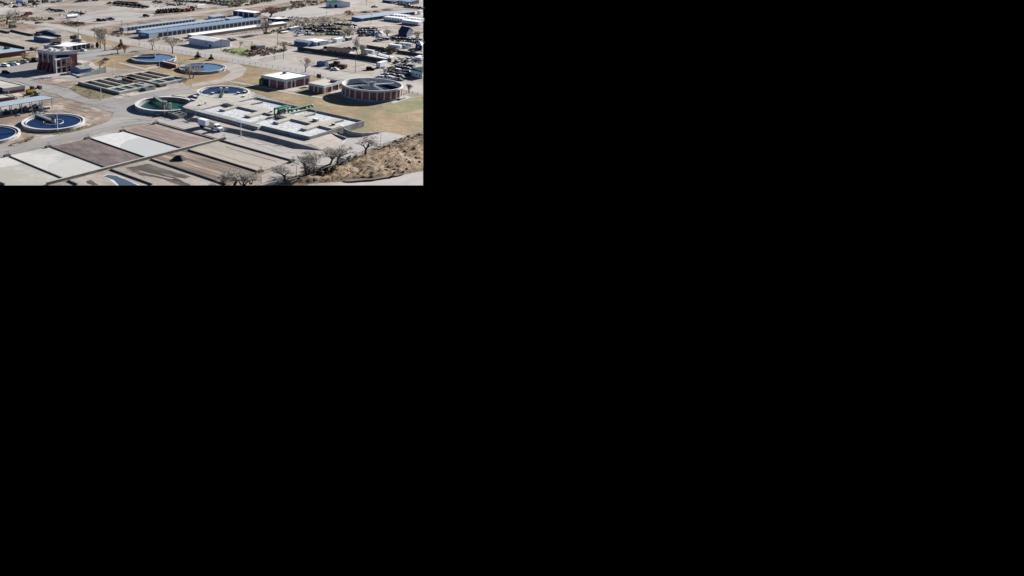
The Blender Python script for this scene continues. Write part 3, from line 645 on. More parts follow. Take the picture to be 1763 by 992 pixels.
# annex with ramps right of it
th, q, h = gable('blue_gabled_shed', 'low blue grey gabled shed between the tall brick building and the sloped wall', (139, 119.5), (121, 118), (158, 116.5), 125, 'bluewall', 'concrete_grey', rise=1.6, ridge_along='C', h=2.6); cleanup(th)
def wedge(name, label, a, b, ha, hb, t_, m, cat='wall'):
    p, q_ = P(*a), P(*b); u = (q_ - p).normalized(); n = Vector((-u.y, u.x, 0)) * t_
    vs = [p, q_, q_ + n, p + n]; vs = [(v.x, v.y, 0) for v in vs] + [(p.x, p.y, ha), (q_.x, q_.y, hb), ((q_ + n).x, (q_ + n).y, hb), ((p + n).x, (p + n).y, ha)]
    return one(name, MB().add(vs, [(0, 1, 5, 4), (1, 2, 6, 5), (2, 3, 7, 6), (3, 0, 4, 7), (4, 5, 6, 7)]), M[m], label, cat, p)
wedge('sloped_wall', 'long blue grey sloped concrete wall above the rectangular basins', (137.5, 134.2), (183, 125.5), .9, 3.6, 1.2, 'concrete_grey')
wedge('ramp_wall', 'thin pale ramp wall to the right of the bare tree by the brick building', (118, 127), (137, 133.5), .9, .6, .5, 'concrete_white')
wedge('loading_wall', 'low grey wall running through the shadow left of the brick building', (52, 126.5), (95, 121.5), .7, 1.2, 1.0, 'concrete_grey')
one('concrete_pad', MB().box(P(140, 110.5), HU, 9, 6, 0, 1.6), M['paleroof'], 'pale flat concrete slab above the blue gabled shed', 'slab', P(140, 110.5))

# garage with flat white roof behind
th, q, h = building('garage_building', 'long flat white roofed garage with dark open bays behind the tall brick building', (117, 80.5), (75, 77.5), (162, 74.5), 88.5, wall='tanwall', roof='whiteroof', fh=1.4)
n_ = q[3] - q[0]
for i in range(4): facepart(th, 'garage_bay', q[0], q[3], .18 + i * .17, .32 + i * .17, 0, 3.4, 'doordark', .08)
facepart(th, 'brick_end', q[0], q[3], .87, .98, 0, h - 1.4, 'brick', .1)
for i in range(5): facepart(th, 'pilaster', q[0], q[3], .145 + i * .17, .165 + i * .17, 0, h - 1.4, 'fascia', .3)
for x, y, rr in ((96, 75.5, 3.9), (132, 70.5, 3.6)):
    p = P(x, y, h); part('round_screen', MB().ring((p.x, p.y, 0), rr - .3, rr, h - .4, h + .7, n=28), M['rust'], th, 'brown round rooftop screen')
box_on(th, 125, 66.5, h + .2, 3, 2.5, 2.0, 'darksteel'); box_on(th, 132, 66, h + .2, 2.6, 2.5, 2.4, 'steel'); box_on(th, 137, 66.5, h + .2, 1.2, 1.5, 2.0, 'whitemetal'); cleanup(th)
th, q, h = building('blue_grey_office', 'boxy building, painted blue grey for shade, tan where sunlit, above the white roofed garage', (86.5, 66.8), (57.3, 62.5), (105.5, 65), 73.6, wall='bluewall', roof='paleroof', fas='bluewall', fh=.4)
facepart(th, 'sunlit_side', q[0], q[3], .0, 1, 0, h - .42, 'tanwall', .06); box_on(th, 68, 60.8, h, 3.6, 2.2, 1.4, 'darksteel')  # tan panel carries the sunlit tone, blue-grey walls the shaded one
facepart(th, 'sign_panel', q[0], q[3], .7, .9, h - 1.6, h - .8, 'whitemark', .12); cleanup(th)
# left edge buildings
th, q, h = building('brick_office', 'long red brick building with a pale blue roof at the left edge', (-30, 95.6), (-58, 91), (46, 86.3), 104.6, wall="brick_dark", roof='blueroof', fas='whitemetal', fh=.35, parapet=False, over=.5)
box_on(th, 12, 84, h, 4, 2, 1.0, 'darksteel'); cleanup(th)
th, q, h = building('flat_brick_building', 'brick building with a recessed tan flat roof above the canopy shelter', (8, 152), (-32, 142), (43, 147), 162.8, wall='brick', roof='paleroof', fh=1.7)
facepart(th, 'pilaster', q[0], q[3], .14, .18, 0, h - 1.7, 'fascia', .3); facepart(th, 'roll_up_door', q[0], q[1], .1, .3, 0, 3, 'door'); cleanup(th)
th, q, h = building('small_brick_shed', 'small brick shed with a pale flat roof at the left edge, behind the canopy shelter', (-8, 169.5), (-22, 165.5), (22.8, 165.8), 178, wall='brick_dark', roof='paleroof', fh=.4); cleanup(th)
def canopy(name, label, A, B, C_, yg, m, posts=(2, 2), t_=.25, h=None):
    h = h or hgt(A, yg); q = quadpts(A, B, C_, h); th = T(name, label, 'canopy', (q[0].x, q[0].y, 0))
    part('roof', MB().prism(q, h - t_, h, bottom=True), M[m], th)
    for i in range(posts[0]):
        for j in range(posts[1]):
            p = q[0] + (q[1] - q[0]) * (.04 + .92 * i / (posts[0] - 1)) + (q[3] - q[0]) * (.03 + .94 * j / (posts[1] - 1))
            part('post', MB().box(p, HU, .28, .28, 0, h - t_ - .01), M['tanwall'] if m != 'paleroof' else M['rust'], th)
    return th, q, h
canopy('small_canopy', 'small tan roofed canopy on brown posts beside the small brick shed', (28.3, 166.8), (19, 162.5), (40.5, 164.2), 172, 'paleroof')
h = hgt((93.6, 168.6), 187.2)
th, q, h = canopy('canopy_shelter', 'long open shelter with a pale blue metal roof over dark equipment at the left edge', (-40, 191), (-63, 186.3), (93.6, 168.6), 0, 'blueroof', (2, 8), h=h)
part('low_wall', MB().wall([P(-40, 209), P(0, 204), P(86, 187.6)], .4, 0, .9), M['darksteel'], th)
part('slab', MB().prism([P(-40, 208), P(85, 187), P(64, 182), P(-60, 203)], 0, .12), M['curb_dark'], th)
th.children[0]
for k in range(9):
    x = 2 + k * 8.3; y = 203 - k * 1.75 - random.uniform(2, 4); p = P(x, y)
    e = T('pump_unit', f'{["grey", "dark", "blue grey"][k % 3]} machine under the canopy shelter, {["first","second","third","fourth","fifth","sixth","seventh","eighth","ninth"][k]} from the left', 'machine', p, 'machines under the canopy shelter')
    part('body', MB().box(p, HV, 2.2, 1.6, .12, 1.4 + .5 * (k % 2)), M[['steel', 'darksteel', 'bluewall'][k % 3]], e)
    part('motor', MB().tube((p.x - .5, p.y, 1.6 + .5 * (k % 2)), (p.x + .7, p.y + .3, 1.6 + .5 * (k % 2)), .35, n=8), M['steel'], e)
    part('pipe', MB().tube((p.x, p.y + 1.2, .2), (p.x, p.y + 1.2, 2.6), .12), M['steel'], e)

# warehouses and storage rows
th, q, h = gable('white_warehouse', 'white roofed metal warehouse with a pale gable end facing the street', (367.6, 71.9), (325.2, 65), (396, 69.4), 82.7, 'greywall', 'whiteroof', rise=1.2, over=.2)
facepart(th, 'window', q[0], q[1], .26, .31, h - 2.2, h - 1.4, 'glass'); facepart(th, 'door', q[0], q[1], .1, .16, 0, 2.2, 'door'); cleanup(th)
def storage(label, A, B, C_, yg, nd, roof, wall='bluewall', h=None, s0=.05, s1=.985, dm='door', face='C', dh=.86, jamb='greywall', group='rows of storage units'):
    th, q, h = building('storage_row', label, A, B, C_, yg, wall=wall, roof=roof, fas='greywall', fh=.3, parapet=False, over=.3, h=h, cat='storage building', group=group)
    f = q[3] if face == 'C' else q[1]
    if nd:
        facepart(th, 'front_wall', q[0], f, .0, 1, 0, h - .31, jamb, .05)
        for i in range(nd):
            a = s0 + (s1 - s0) * i / nd; b = a + (s1 - s0) / nd * .76
            facepart(th, 'roll_up_door', q[0], f, a, b, 0, h * dh, dm, .1)
    cleanup(th); return th, q, h
th, q, h = storage('front blue roofed storage row with a line of dark doors, nearest the white warehouse', (256.5, 58), (236.8, 54.8), (453, 32.6), 66.4, 24, 'blueroof2', s0=.075)
th['_c'] = tuple((q[0] + q[2]) / 2)[:2] + (0,); facepart(th, 'sign', q[0], q[1], .3, .7, 1.5, 2.6, 'greywall', .1); cleanup(th)
storage('middle storage row with a long pale blue roof and doors hidden behind the front row', (243.5, 52.6), (233.4, 50.4), (388, 33.4), 0, 16, 'blueroof', h=2.6)
storage('farthest long storage row with a pale roof and dark doors, next to the dirt road', (212.7, 48), (204.5, 46.6), (337.9, 32.6), 0, 20, 'blueroof', h=2.9, wall='tanwall')
storage('short storage roof joining the middle row to the tall four door garage', (396.5, 33.2), (386, 31), (418.5, 29.8), 0, 5, 'blueroof', h=2.6)
storage('small storage block left of the tall four door garage', (366.5, 29.3), (357.5, 27.4), (389.5, 26.3), 0, 5, 'blueroof', h=2.4, wall='greywall')
storage('long low storage row with a blank grey back wall behind the white warehouse', (331, 61), (322, 58.6), (495, 39.2), 0, 0, 'whiteroof', h=2.3, wall='tanwall')
storage('tall white roofed garage with four big dark doors at the end of the storage rows', (438.4, 22.3), (400.8, 18), (450.5, 20.6), 31, 4, 'whiteroof', face='B', s0=.05, s1=1.02, dh=.86, wall='tanwall')
th, q, h = storage('long blue storage building with a pale roof in the upper right', (622.5, 32), (604.5, 28.7), (714.2, 20.2), 37.4, 11, 'blueroof', wall='bluewall', jamb='bluewall', dm='darkblue')
storage('low white roofed shed behind the reddish bare tree', (478, 32.6), (460, 31), (498, 31.5), 0, 2, 'whiteroof', h=2.2, wall='darkblue', jamb='darkblue', group=None)
th, q, h = gable('white_barn', 'white building with a pale green roof at the top right edge of the photo', (574.8, 5.2), (561, 3.4), (603, 4.2), 13.2, 'whitemetal', 'greenroof', rise=1.4)
facepart(th, 'door', q[0], q[3], .05, .2, 0, 3, 'doordark'); facepart(th, 'door', q[0], q[1], .3, .6, 0, 3, 'fascia'); cleanup(th)
M_palegreen = mat('pale_green_roof', C(176, 196, 180), var=.06)
th.children[1].data.materials[0] = M_palegreen
th, q, h = building('blue_shop', 'dark blue workshop at the top right with pale doors', (704, 3.5), (685, 1), (722, 0.6), 9.2, wall='darkblue', roof='blueroof2', fas='darkblue', fh=.4)
for s in (.1, .4, .7): facepart(th, 'roll_up_door', q[0], q[1], s, s + .2, 0, 3.2, 'greywall')
cleanup(th)
th, q, h = building('blue_shop', 'smaller dark blue shed left of the workshop at the top right', (680, 2.8), (658, 0.2), (688, 1.6), 6.3, wall='darkblue', roof='blueroof2', fas='darkblue', fh=.4)
facepart(th, 'roll_up_door', q[0], q[1], .1, .3, 0, 2.4, 'greywall'); cleanup(th)
th, q, h = gable('blue_gabled_barn', 'dark blue barn between bare trees right of the salvage cars', (700.5, 57), (686, 54), (711, 53), 64.5, 'darkblue', 'darkblue', rise=3.2, ridge_along='B'); cleanup(th)
th, q, h = gable('blue_white_house', 'pale blue low house with a light roof beside the scrub hedge', (530.5, 73.8), (506.3, 70.6), (541, 71.6), 80.4, 'bluewall', 'blueroof', rise=.8, over=.2)
for s in (.25, .5, .75): facepart(th, 'window', q[0], q[1], s, s + .08, 1.2, 2.0, 'glass')
cleanup(th)
th, q, h = gable('blue_white_house', 'white roofed grey block joined to the right of the pale blue low house', (545, 73.3), (522, 69.8), (566, 70.4), 79.6, 'greywall', 'whiteroof', rise=.6, over=.2)
facepart(th, 'door', q[0], q[3], .1, .25, 0, 2.2, 'glass'); cleanup(th)
th, q, h = gable('brown_roof_house', 'house with a brown shingle roof and blue grey walls behind the dark board fence', (601, 90.2), (562, 85.4), (610.5, 87), 95.4, 'greywall', 'brownroof', rise=1.4, over=.5)
for s in (.1, .3, .55, .8): facepart(th, 'window', q[0], q[1], s, s + .08, 1, 2, 'glass')
facepart(th, 'door', q[0], q[1], .42, .48, 0, 2, 'whitemark'); cleanup(th)
th, q, h = gable('long_white_shed', 'left of two long narrow white roofed sheds beside the board fence', (662, 103.6), (631, 96.8), (667, 101), 108.6, 'fencewood', 'whiteroof', rise=.5, over=.1, group='long narrow sheds'); cleanup(th)
th, q, h = gable('long_white_shed', 'right of two long narrow white roofed sheds, with a tan end wall', (674, 101), (650, 94.8), (679.5, 98.6), 106.8, 'tanwall', 'whiteroof', rise=.5, over=.1, group='long narrow sheds'); cleanup(th)
# right edge building with green roof
hh = topz(709, 131, 120.5)
pts = [P(727.6, 124.8, hh), P(708, 120.2, hh), P(713, 116.2, hh), P(728, 119, hh)]
th = T('green_roof_house', 'white two storey house with a green roof cut by the right edge', 'house', (pts[1].x, pts[1].y, 0)); cc = sum(pts, Vector()) / 4; th['_c'] = (cc.x, cc.y, 0)
part('wall', MB().prism(pts, 0, hh - .02), M['whitemetal'], th)
rp = [P(727.9, 125.2, hh), P(706.8, 120.2, hh), P(709.5, 117.5, hh + .9), P(728.1, 115.2, hh + 1.6)]
part('roof', MB().add(rp + [v + Vector((0, 0, .2)) for v in rp], [(3, 2, 1, 0), (4, 5, 6, 7), (0, 1, 5, 4), (1, 2, 6, 5), (2, 3, 7, 6), (3, 0, 4, 7)]), M['greenroof'], th)
for s in (.15, .45, .75):
    for z in (1.0, 3.4): facepart(th, 'window', pts[1], pts[0], s, s + .07, z, z + 1.1, 'glass')
cleanup(th)
hh = 3.4; pts = [P(726, 87.5), P(715, 84), P(719, 81.5), P(727.5, 83)]; th = T('blue_house', 'small dark blue house with a white roof at the right edge', 'house', pts[1]); th['_c'] = tuple(sum(pts, Vector()) / 4)
part('wall', MB().prism(pts, 0, hh), M['darkblue'], th); c = sum(pts, Vector()) / 4
o = [v + (v - c) * .12 for v in pts]; part('roof', MB().add([Vector((v.x, v.y, hh)) for v in o] + [Vector((c.x, c.y, hh + 1.8))], [(0, 1, 4), (1, 2, 4), (2, 3, 4), (3, 0, 4), (3, 2, 1, 0)]), M['whiteroof'], th)
facepart(th, 'window', pts[1], pts[0], .3, .5, 1, 2.2, 'whitemark'); cleanup(th)
# top left bits
th, q, h = gable('dark_gabled_shed', 'low dark gabled shed beside the far street at upper left', (93, 57.8), (66, 55.4), (96, 56), 0, 'darkblue', 'darkblue', rise=1.6, h=1.8, ridge_along='C'); cleanup(th)
def fence(name, label, pts, hh, m, t_=.12, step=2.6, posts=True, group=None, panel='panel', solid=True, pm='wood'):
    ps = [P(*p) for p in pts]; th = T(name, label, 'fence' if 'fence' in name else 'wall', ps[0], group)
    if solid: part(panel, MB().wall(ps, t_, 0.05, hh), M[m], th)
    else:
        mb = MB()
        for a, b in zip(ps, ps[1:]):
            for z in (hh * .05, hh * .5, hh * .97): mb.tube(a + Vector((0, 0, z)), b + Vector((0, 0, z)), .035, n=4)
            n = int((b - a).length / .7)
            for k in range(n):
                c = a.lerp(b, (k + .5) / n); mb.tube(c, c + Vector((0, 0, hh)), .012, n=3, cap=False)
        part('wire_mesh', mb, M[m], th)
    if posts:
        proto = None
        for a, b in zip(ps, ps[1:]):
            n = max(1, int((b - a).length / step))
            for k in range(n):
                c = a.lerp(b, k / n)
                if proto is None: proto = part('post', MB().box(c, 0, .14, .14, 0, hh + .15), M[pm], th)
                else:
                    o = proto.copy(); COL.objects.link(o); o.parent = th; o.location = c - ps[0]
    return th
fence('board_fence', 'tall dark board fence in front of the brown roofed house', [(512, 87), (540, 90.8), (590, 97.4), (632, 103.4), (668, 109.5)], 2.6, 'fencewood', step=4)
fence('board_fence', 'dark board fence behind the white camper trailers on the right', [(631, 82.5), (650, 86), (668, 89.5)], 2.2, 'fencewood', step=4)
fence('board_fence', 'dark board fence at the right edge above the parked cars', [(684, 91.5), (706, 94.5), (727, 98)], 2.0, 'fencewood', step=4)
fence('block_wall', 'dark low wall crossing the pinkish yard at the left', [(18, 53.6), (36, 58), (57, 62.3)], 1.3, 'darksteel', .4, posts=False)
fence('block_wall', 'short dark low wall at the left edge of the pinkish yard', [(-6, 54), (2, 54.6), (16, 58)], 1.2, 'darksteel', .4, posts=False)
fence('block_wall', 'dark low wall standing in for a fence shadow right of the dark gabled shed', [(62, 57), (84, 60), (105, 63.6)], 1.3, 'darksteel', .4, posts=False)  # solid dark strip in place of the fence's long shadow
fence('block_wall', 'dark wall behind the pale blue roofed brick building at the left edge', [(-20, 72), (12, 78), (42, 85.5)], 1.8, 'darksteel', .4, posts=False)
fence('grey_panel_wall', 'short grey panel wall right of the dark round evergreen', [(443, 86.6), (456, 85.2)], 3.0, 'greywall', .2, posts=False)
fence('chain_link_fence', 'chain link fence between the street and the plant grass', [(228, 76), (240, 79.5), (275, 84.5), (345, 97.5), (372, 102.5), (440, 113), (520, 126), (562, 133)], 1.9, 'steel', step=4, solid=False, pm='darksteel')
fence('chain_link_fence', 'chain link fence running right of the round brick tank along the lane', [(690, 159), (710, 162), (727.8, 165.5)], 1.5, 'darksteel', step=3, solid=False, pm='darksteel')
fence('wire_fence', 'rusty wire fence along the top of the brown hillside', [(624, 268.5), (640, 264), (660, 257.5), (680, 250.5), (704, 242.5), (727.8, 235)], 2.0, 'wood', step=3, solid=False, pm='wood')
fence('chain_link_fence', 'low fence along the far dirt road beside the vacant yard', [(400, 60.5), (440, 57), (470, 52)], 1.6, 'darksteel', step=4, solid=False, pm='darksteel')

# ================================================================== RECTANGULAR SETTLING BASINS
A0, B0, D0 = P(135.5, 140.6, 1.4), P(254.6, 121.2, 1.4), P(205.8, 158.6, 1.4)
C0 = P(321.5, 135, 1.4)
def ST(s, t): return A0 * (1 - s) * (1 - t) + B0 * s * (1 - t) + C0 * s * t + D0 * (1 - s) * t
sp_ = [(0.0, .40), (.575, 1.0)]
names = ('left', 'right')
for k, (s0, s1) in enumerate(sp_):
    th = T('settling_basin', f'{names[k]} half of the rectangular concrete settling basins with narrow open channels', 'basin', (ST(s0, .5).x, ST(s0, .5).y, 0), 'rectangular settling basins')
    wd_ = s1 - s0; cells = []
    sb = [s0 + wd_ * v for v in (.045, .31, .365, .63, .685, .955)]
    part('outer_wall', MB().wall([ST(s0, 0), ST(s1, 0), ST(s1, 1), ST(s0, 1)], .5, 0, 1.4, closed=True, side=0), M['concrete_wall'], th)
    def sl(sa, sb_, ta, tb, nm='walkway', z0=0.9, z1=1.43): part(nm, MB().prism([ST(sa, ta), ST(sb_, ta), ST(sb_, tb), ST(sa, tb)], z0, z1, bottom=True), M['concrete'], th)
    sl(s0, s1, 0, .07); sl(s0, s1, .665, .735); sl(s0, s1, .96, 1)
    for (ta, tb) in ((.07, .665), (.735, .96)):
        for a, b in ((s0, sb[0]), (sb[1], sb[2]), (sb[3], sb[4]), (sb[5], s1)): sl(a, b, ta, tb, 'divider', .1)
    for i in range(3):
        part('channel_floor', MB().prism([ST(sb[2 * i], .07), ST(sb[2 * i + 1], .07), ST(sb[2 * i + 1], .665), ST(sb[2 * i], .665)], 0, .35), M['sludge'], th)
        part('water', MB().prism([ST(sb[2 * i], .735), ST(sb[2 * i + 1], .735), ST(sb[2 * i + 1], .96), ST(sb[2 * i], .96)], 0, .95), M['teal'], th)
        for j in range(3):
            a = ST(sb[2 * i] + wd_ * .02, .77 + j * .07); b = ST(sb[2 * i + 1] - wd_ * .02, .77 + j * .07)
            part('weir', MB().tube((a.x, a.y, 1.0), (b.x, b.y, 1.0), .07, n=4), M['steel'], th)
th, q, h = building('brick_gallery_building', 'low brick gallery building between the two halves of the rectangular basins', (229, 139), (209, 133.5), (240, 136.6), 0, wall='brick_dark', roof='paleroof', fas='concrete_wall', fh=.3, h=2.6); cleanup(th)
one('gallery_slab', MB().prism([ST(.40, .0), ST(.575, .0), ST(.575, .96), ST(.40, .96)], 0, .8), M['concrete_grey'], 'grey sunken slab around the low brick gallery building', 'slab', (ST(.4, .5).x, ST(.4, .5).y, 0))
for x0, y0, x1, y1, l_ in ((200, 131.5, 210, 129.8, 'left'), (234, 143.5, 247, 141.5, 'right')):
    a, b = P(x0, y0, 1.5), P(x1, y1, 1.5); t = T('railed_platform', f'grey railed platform at the {l_} end of the low brick gallery building', 'platform', (a.x, a.y, 0))
    part('deck', MB().wall([a, b], 1.6, 0, 1.5), M['concrete_grey'], t); part('railing', rail(MB(), [(a.x, a.y, 1.5), (b.x, b.y, 1.5)], 1.1, .06, 1.2), M['steel'], t)
def concbox(name, label, A, B, C_, yg, h=None, holes=3, m='concrete_wall'):
    h = h or hgt(A, yg); q = quadpts(A, B, C_, h); th = T(name, label, 'concrete box', (q[0].x, q[0].y, 0))
    part('wall', MB().wall(inset(q, .15), .3, 0, h, closed=True), M[m], th)
    part('floor', MB().prism(inset(q, .3), 0, h * .55), M['curb_dark'], th)
    for i in range(1, holes):
        a, b = q[0].lerp(q[1], i / holes), q[3].lerp(q[2], i / holes); part('divider', MB().wall([a.lerp(b, .1), a.lerp(b, .9)], .5, h * .5, h - .02), M['concrete'], th)
    part('railing', rail(MB(), [Vector((v.x, v.y, h)) for v in q + q[:1]], 1.0, .04, 1.5), M['steel'], th); return th
concbox('splitter_box', 'grey concrete box with dark openings and railings beside the green tank', (307.5, 199.6), (289, 193), (322.5, 196.2), 205.4)
concbox('valve_pit', 'low grey concrete pit against the near edge of the rectangular basins', (251.5, 152.5), (243.5, 149.8), (268, 149.4), 157.4, holes=1, m='concrete_grey')
concbox('valve_pit', 'dark low concrete pit below the right half of the rectangular basins', (277, 148), (264, 144.5), (287, 146), 150.6, holes=1, m='curb_dark')

# ================================================================== AERATION BASIN BLOCK
Z1 = lambda x, y: (310 + x / 10.37, 150 + y / 10.37)
Z2 = lambda x, y: (470 + x / 10.37, 150 + y / 10.37)
DZ, TZ, WZ = 2.7, 1.4, 1.9
# earth terrace with shaded slope
top = [(331, 203), (345, 203.5), (381.8, 217.6), (452.6, 231.2), (517.9, 248.6), (536, 248), (556, 237), (566, 229), (560, 215), (400, 190), (345, 190)]
tw = [P(x, y, TZ) for x, y in top]; cc = sum(tw, Vector()) / len(tw); foot = []
for i, v in enumerate(tw):
    a, b = tw[i - 1], tw[(i + 1) % len(tw)]; t_ = (b - a); n = Vector((t_.y, -t_.x, 0)).normalized()
    if (v - cc).dot(n) < 0: n = -n
    wob = 1 + .35 * noise.noise(v * .2); foot.append(v + n * (2.4 if i < 5 else 8.0) * wob - Vector((0, 0, TZ)))
mb = MB(); n = len(tw); mb.add(tw + foot, [tuple(range(n))] + [(i, (i + 1) % n, n + (i + 1) % n, n + i) for i in range(n)])
struct('terrace', mb, M['dirt_track'])
blk = T('aeration_basin', 'large rectangular concrete aeration basin with pale walkways over white frothy water', 'basin', (P(450, 200).x, P(450, 200).y, 0))
Pz = lambda p, z=DZ: P(p[0], p[1], z)
deck = [Z1(345, 400), Z1(770, 300), Z1(950, 338), Z1(700, 392), Z1(800, 410), Z1(1040, 345), Z1(1400, 430), Z1(1150, 500), Z1(1260, 524), Z1(1500, 455), (494.1, 202.4), (470, 209.2), (479.6, 211.6), (501.8, 204.5), (536.8, 213.2), Z2(490, 730), Z2(600, 755), (550, 216.1), (572.2, 221.8), (588.4, 216.8), (569.3, 211.6), Z2(1265, 580), Z2(1165, 558), Z2(910, 612), Z2(530, 526), Z2(765, 465), Z2(665, 443), Z2(430, 503), Z1(1640, 402), Z1(1230, 307), Z1(1480, 258), Z1(1380, 236), Z1(1130, 286), Z1(1020, 261), Z1(1360, 181), (433, 158.8), (425, 160.5), (345, 162.5), (336, 171.5), (313.9, 183.8), (326.4, 188.0)]
part('deck', MB().prism([Pz(p) for p in deck], .2, DZ), M['concrete'], blk)
part('channel_top', MB().prism([Pz(p) for p in [(326.6, 188.1), (343.3, 188.7), Z1(420, 407), Z1(1250, 625), Z1(1440, 668), (444.5, 218.8)]], .2, DZ - .1), M['concrete_grey'], blk)
OW = [(444.2, 218.9), (450.9, 216.3), (533.2, 235.6), (627.2, 207.8), Z1(1362, 178)]
ow = [Pz(p) for p in OW]
part('outer_wall', MB().wall([ow[0], ow[1], ow[2], ow[3], ow[4]], .45, .2, DZ + .02, side=1), M['concrete_wall'], blk)
part('side_walkway', MB().prism([Pz(p) for p in [(433, 158.6), (441.5, 167.3), (480, 176), (530, 187), (590, 200.3), (627, 207.6), (560, 192.8), (511, 182), (470, 170.8)]], .2, DZ - .06), M['concrete_grey'], blk)
for a, b, w_ in (((473.3, 197.6), (434.3, 210.9), .8), ((497, 194.6), (533.5, 186.7), .8)):
    pa, pb = Pz(a), Pz(b); part('cross_wall', MB().wall([pa, pb], w_, .2, DZ - .03), M['concrete'], blk)
fo = [Pz(p, WZ) for p in [(341, 188.5), (445, 216.5), (450.9, 217), (533, 235), (626.5, 208), (441, 168.4), (408, 175.3), (384, 179)]]
part('frothy_water', MB().add(fo, [tuple(range(len(fo)))]), M['foam'], blk)
# low ledge wall bottoms
part('shaded_ledge', MB().wall([Pz((326.4, 188.2)), Pz((444.2, 219.1))], .25, .2, DZ - .5, side=-1), M['concrete_wall'], blk)
def rl(pts, label=None): part('railing', rail(MB(), [Pz(p) for p in pts], 1.05, .035, 2.0), M['steel'], blk)
rl([(315, 184), (326, 188), (344, 188.8)]); rl([Z1(740, 275), Z1(800, 262), Z1(960, 325), Z1(900, 345)]); rl([(441, 167.5), (533, 187.2)])
gr = MB().prism([Pz(p, DZ + .06) for p in [Z1(770, 296), Z1(840, 283), Z1(960, 325), Z1(905, 350)]], DZ + .01, DZ + .06); part('dark_grating', gr, M['darksteel'], blk)
gr = MB().prism([Pz(p, DZ + .06) for p in [Z2(40, 520), Z2(120, 500), Z2(250, 535), Z2(170, 570)]], DZ + .01, DZ + .06); part('dark_grating', gr, M['darksteel'], blk)
# things on the deck
def deckbox(x, y, l, w_, hh, m, label, nm='equipment_box', z=DZ, ang=HU):
    p = P(x, y, z); t = T(nm, label, 'equipment', p, 'small equipment on the basin deck'); part('body', MB().box(p, ang, l, w_, z, z + hh), M[m], t)
    part('lid', MB().box(p, ang, l * 1.06, w_ * 1.06, z + hh + .004, z + hh + .1), M['whitemetal'], t)
deckbox(543.5, 208.5, 2.4, 1.4, 1.0, 'concrete_wall', 'pale concrete box on the walkway in the right half of the basin')
deckbox(574, 215.5, 1.2, 1.0, .8, 'darksteel', 'small dark box near the right end of the basin walkway')
deckbox(366, 162.5, 1.5, 1.0, .8, 'darksteel', 'small pale topped box on the deck left of the tank bridge')
deckbox(410, 162, 1.5, 1.0, .8, 'darksteel', 'small dark box on the deck right of the tank bridge', z=DZ)
deckbox(421, 160.5, 1.4, 1.0, .9, 'darksteel', 'small box on the deck at the right rim of the half hidden tank')
deckbox(419, 167, 1.2, .8, .5, 'darksteel', 'low dark hatch between the half hidden tank and the frothy water')
deckbox(344.5, 181.5, 1.4, .7, .5, 'darksteel', 'small dark hatch on the left part of the pale deck')
deckbox(353.5, 179, .5, .5, .9, 'steel', 'thin grey post box beside the dark hatch on the deck')
deckbox(336, 170, 2.0, 1.4, 1.3, 'darksteel', 'dark pump set at the upper left corner of the deck')
deckbox(332, 173.5, 2.6, 1.0, .7, 'steel', 'grey pipe box between the green tank and the pale deck')
deckbox(467, 193, .9, .7, .6, 'rust', 'small rusty box on the walkway left of the green pipes')
# green pipes
gp = T('green_pipe_rack', 'green painted pipe rack arching over the basin walkway', 'pipe', P(474, 199, DZ))
def tub(nm, pts, r, m='greenpipe', th=gp):
    mb = MB()
    for a, b in zip(pts, pts[1:]): mb.tube(a, b, r, n=10)
    return part(nm, mb, M[m], th)
g0 = P(*Z2(25, 490), DZ); g1 = P(*Z2(265, 435), DZ); up = Vector((0, 0, 2.6))
tub('header_pipe', [g0 + up, g1 + up], .55); tub('header_pipe', [g0 + up + UV * 2.2, g1 + up * .95 + UV * 1.6], .4)
for k in range(5):
    a = g0.lerp(g1, k / 4); tub('vertical_pipe', [a, a + up], .33 if k % 2 == 0 else .2); a = a + UV * 1.9; tub('vertical_pipe', [a, a + up], .22, 'greenpipe' if k % 2 else 'darksteel')
part('valve_block', MB().box(g0.lerp(g1, .55), HV, 5, 1.6, DZ, DZ + 1.2), M['darksteel'], gp)
gp2 = T('green_air_pipe', 'long straight green pipe running along the cross wall to the far edge of the basin', 'pipe', P(499, 192, DZ))
h0, h1 = P(*Z2(275, 420), DZ + .9), P(*Z2(680, 315), DZ + .9)
tub('main_pipe', [h0, h1], .5, th=gp2); tub('elbow', [h1, h1 + VV * .9 - Vector((0, 0, .5)), h1 + VV * 1.0 - Vector((0, 0, 1.2))], .5, th=gp2)
for k in range(6): a = h0.lerp(h1, k / 5.5); part('support', MB().box(a, HV, .3, .9, WZ, DZ + .5), M['darksteel'], gp2)
# brick stair tower, curved wall and ramp
th, q, h = building('brick_stair_house', 'small red brick entry at the right corner of the aeration basin', (583.5, 222.5), (576.5, 221), (589.5, 218), 231.5, wall='brick', roof='concrete_grey', fas='concrete_grey', fh=.4); cleanup(th)
cw = [P(x, y, 0) for x, y in ((590.5, 229.5), (598, 232.5), (610, 235), (625, 235.2), (640, 233), (652, 230), (662, 226.8))]
mb = MB(); nn = len(cw)
for i in range(nn - 1):
    za, zb = 2.3 - 2.0 * (i / (nn - 1)) ** 1.3, 2.3 - 2.0 * ((i + 1) / (nn - 1)) ** 1.3
    d = (cw[i + 1] - cw[i]).normalized(); nv = Vector((-d.y, d.x, 0)) * .4; a, b = cw[i], cw[i + 1]
    vs = [a, b, b + nv, a + nv]; vs = [(v.x, v.y, 0) for v in vs] + [(a.x, a.y, za), (b.x, b.y, zb), ((b + nv).x, (b + nv).y, zb), ((a + nv).x, (a + nv).y, za)]
    mb.add(vs, [(0, 1, 5, 4), (1, 2, 6, 5), (2, 3, 7, 6), (3, 0, 4, 7), (4, 5, 6, 7)])
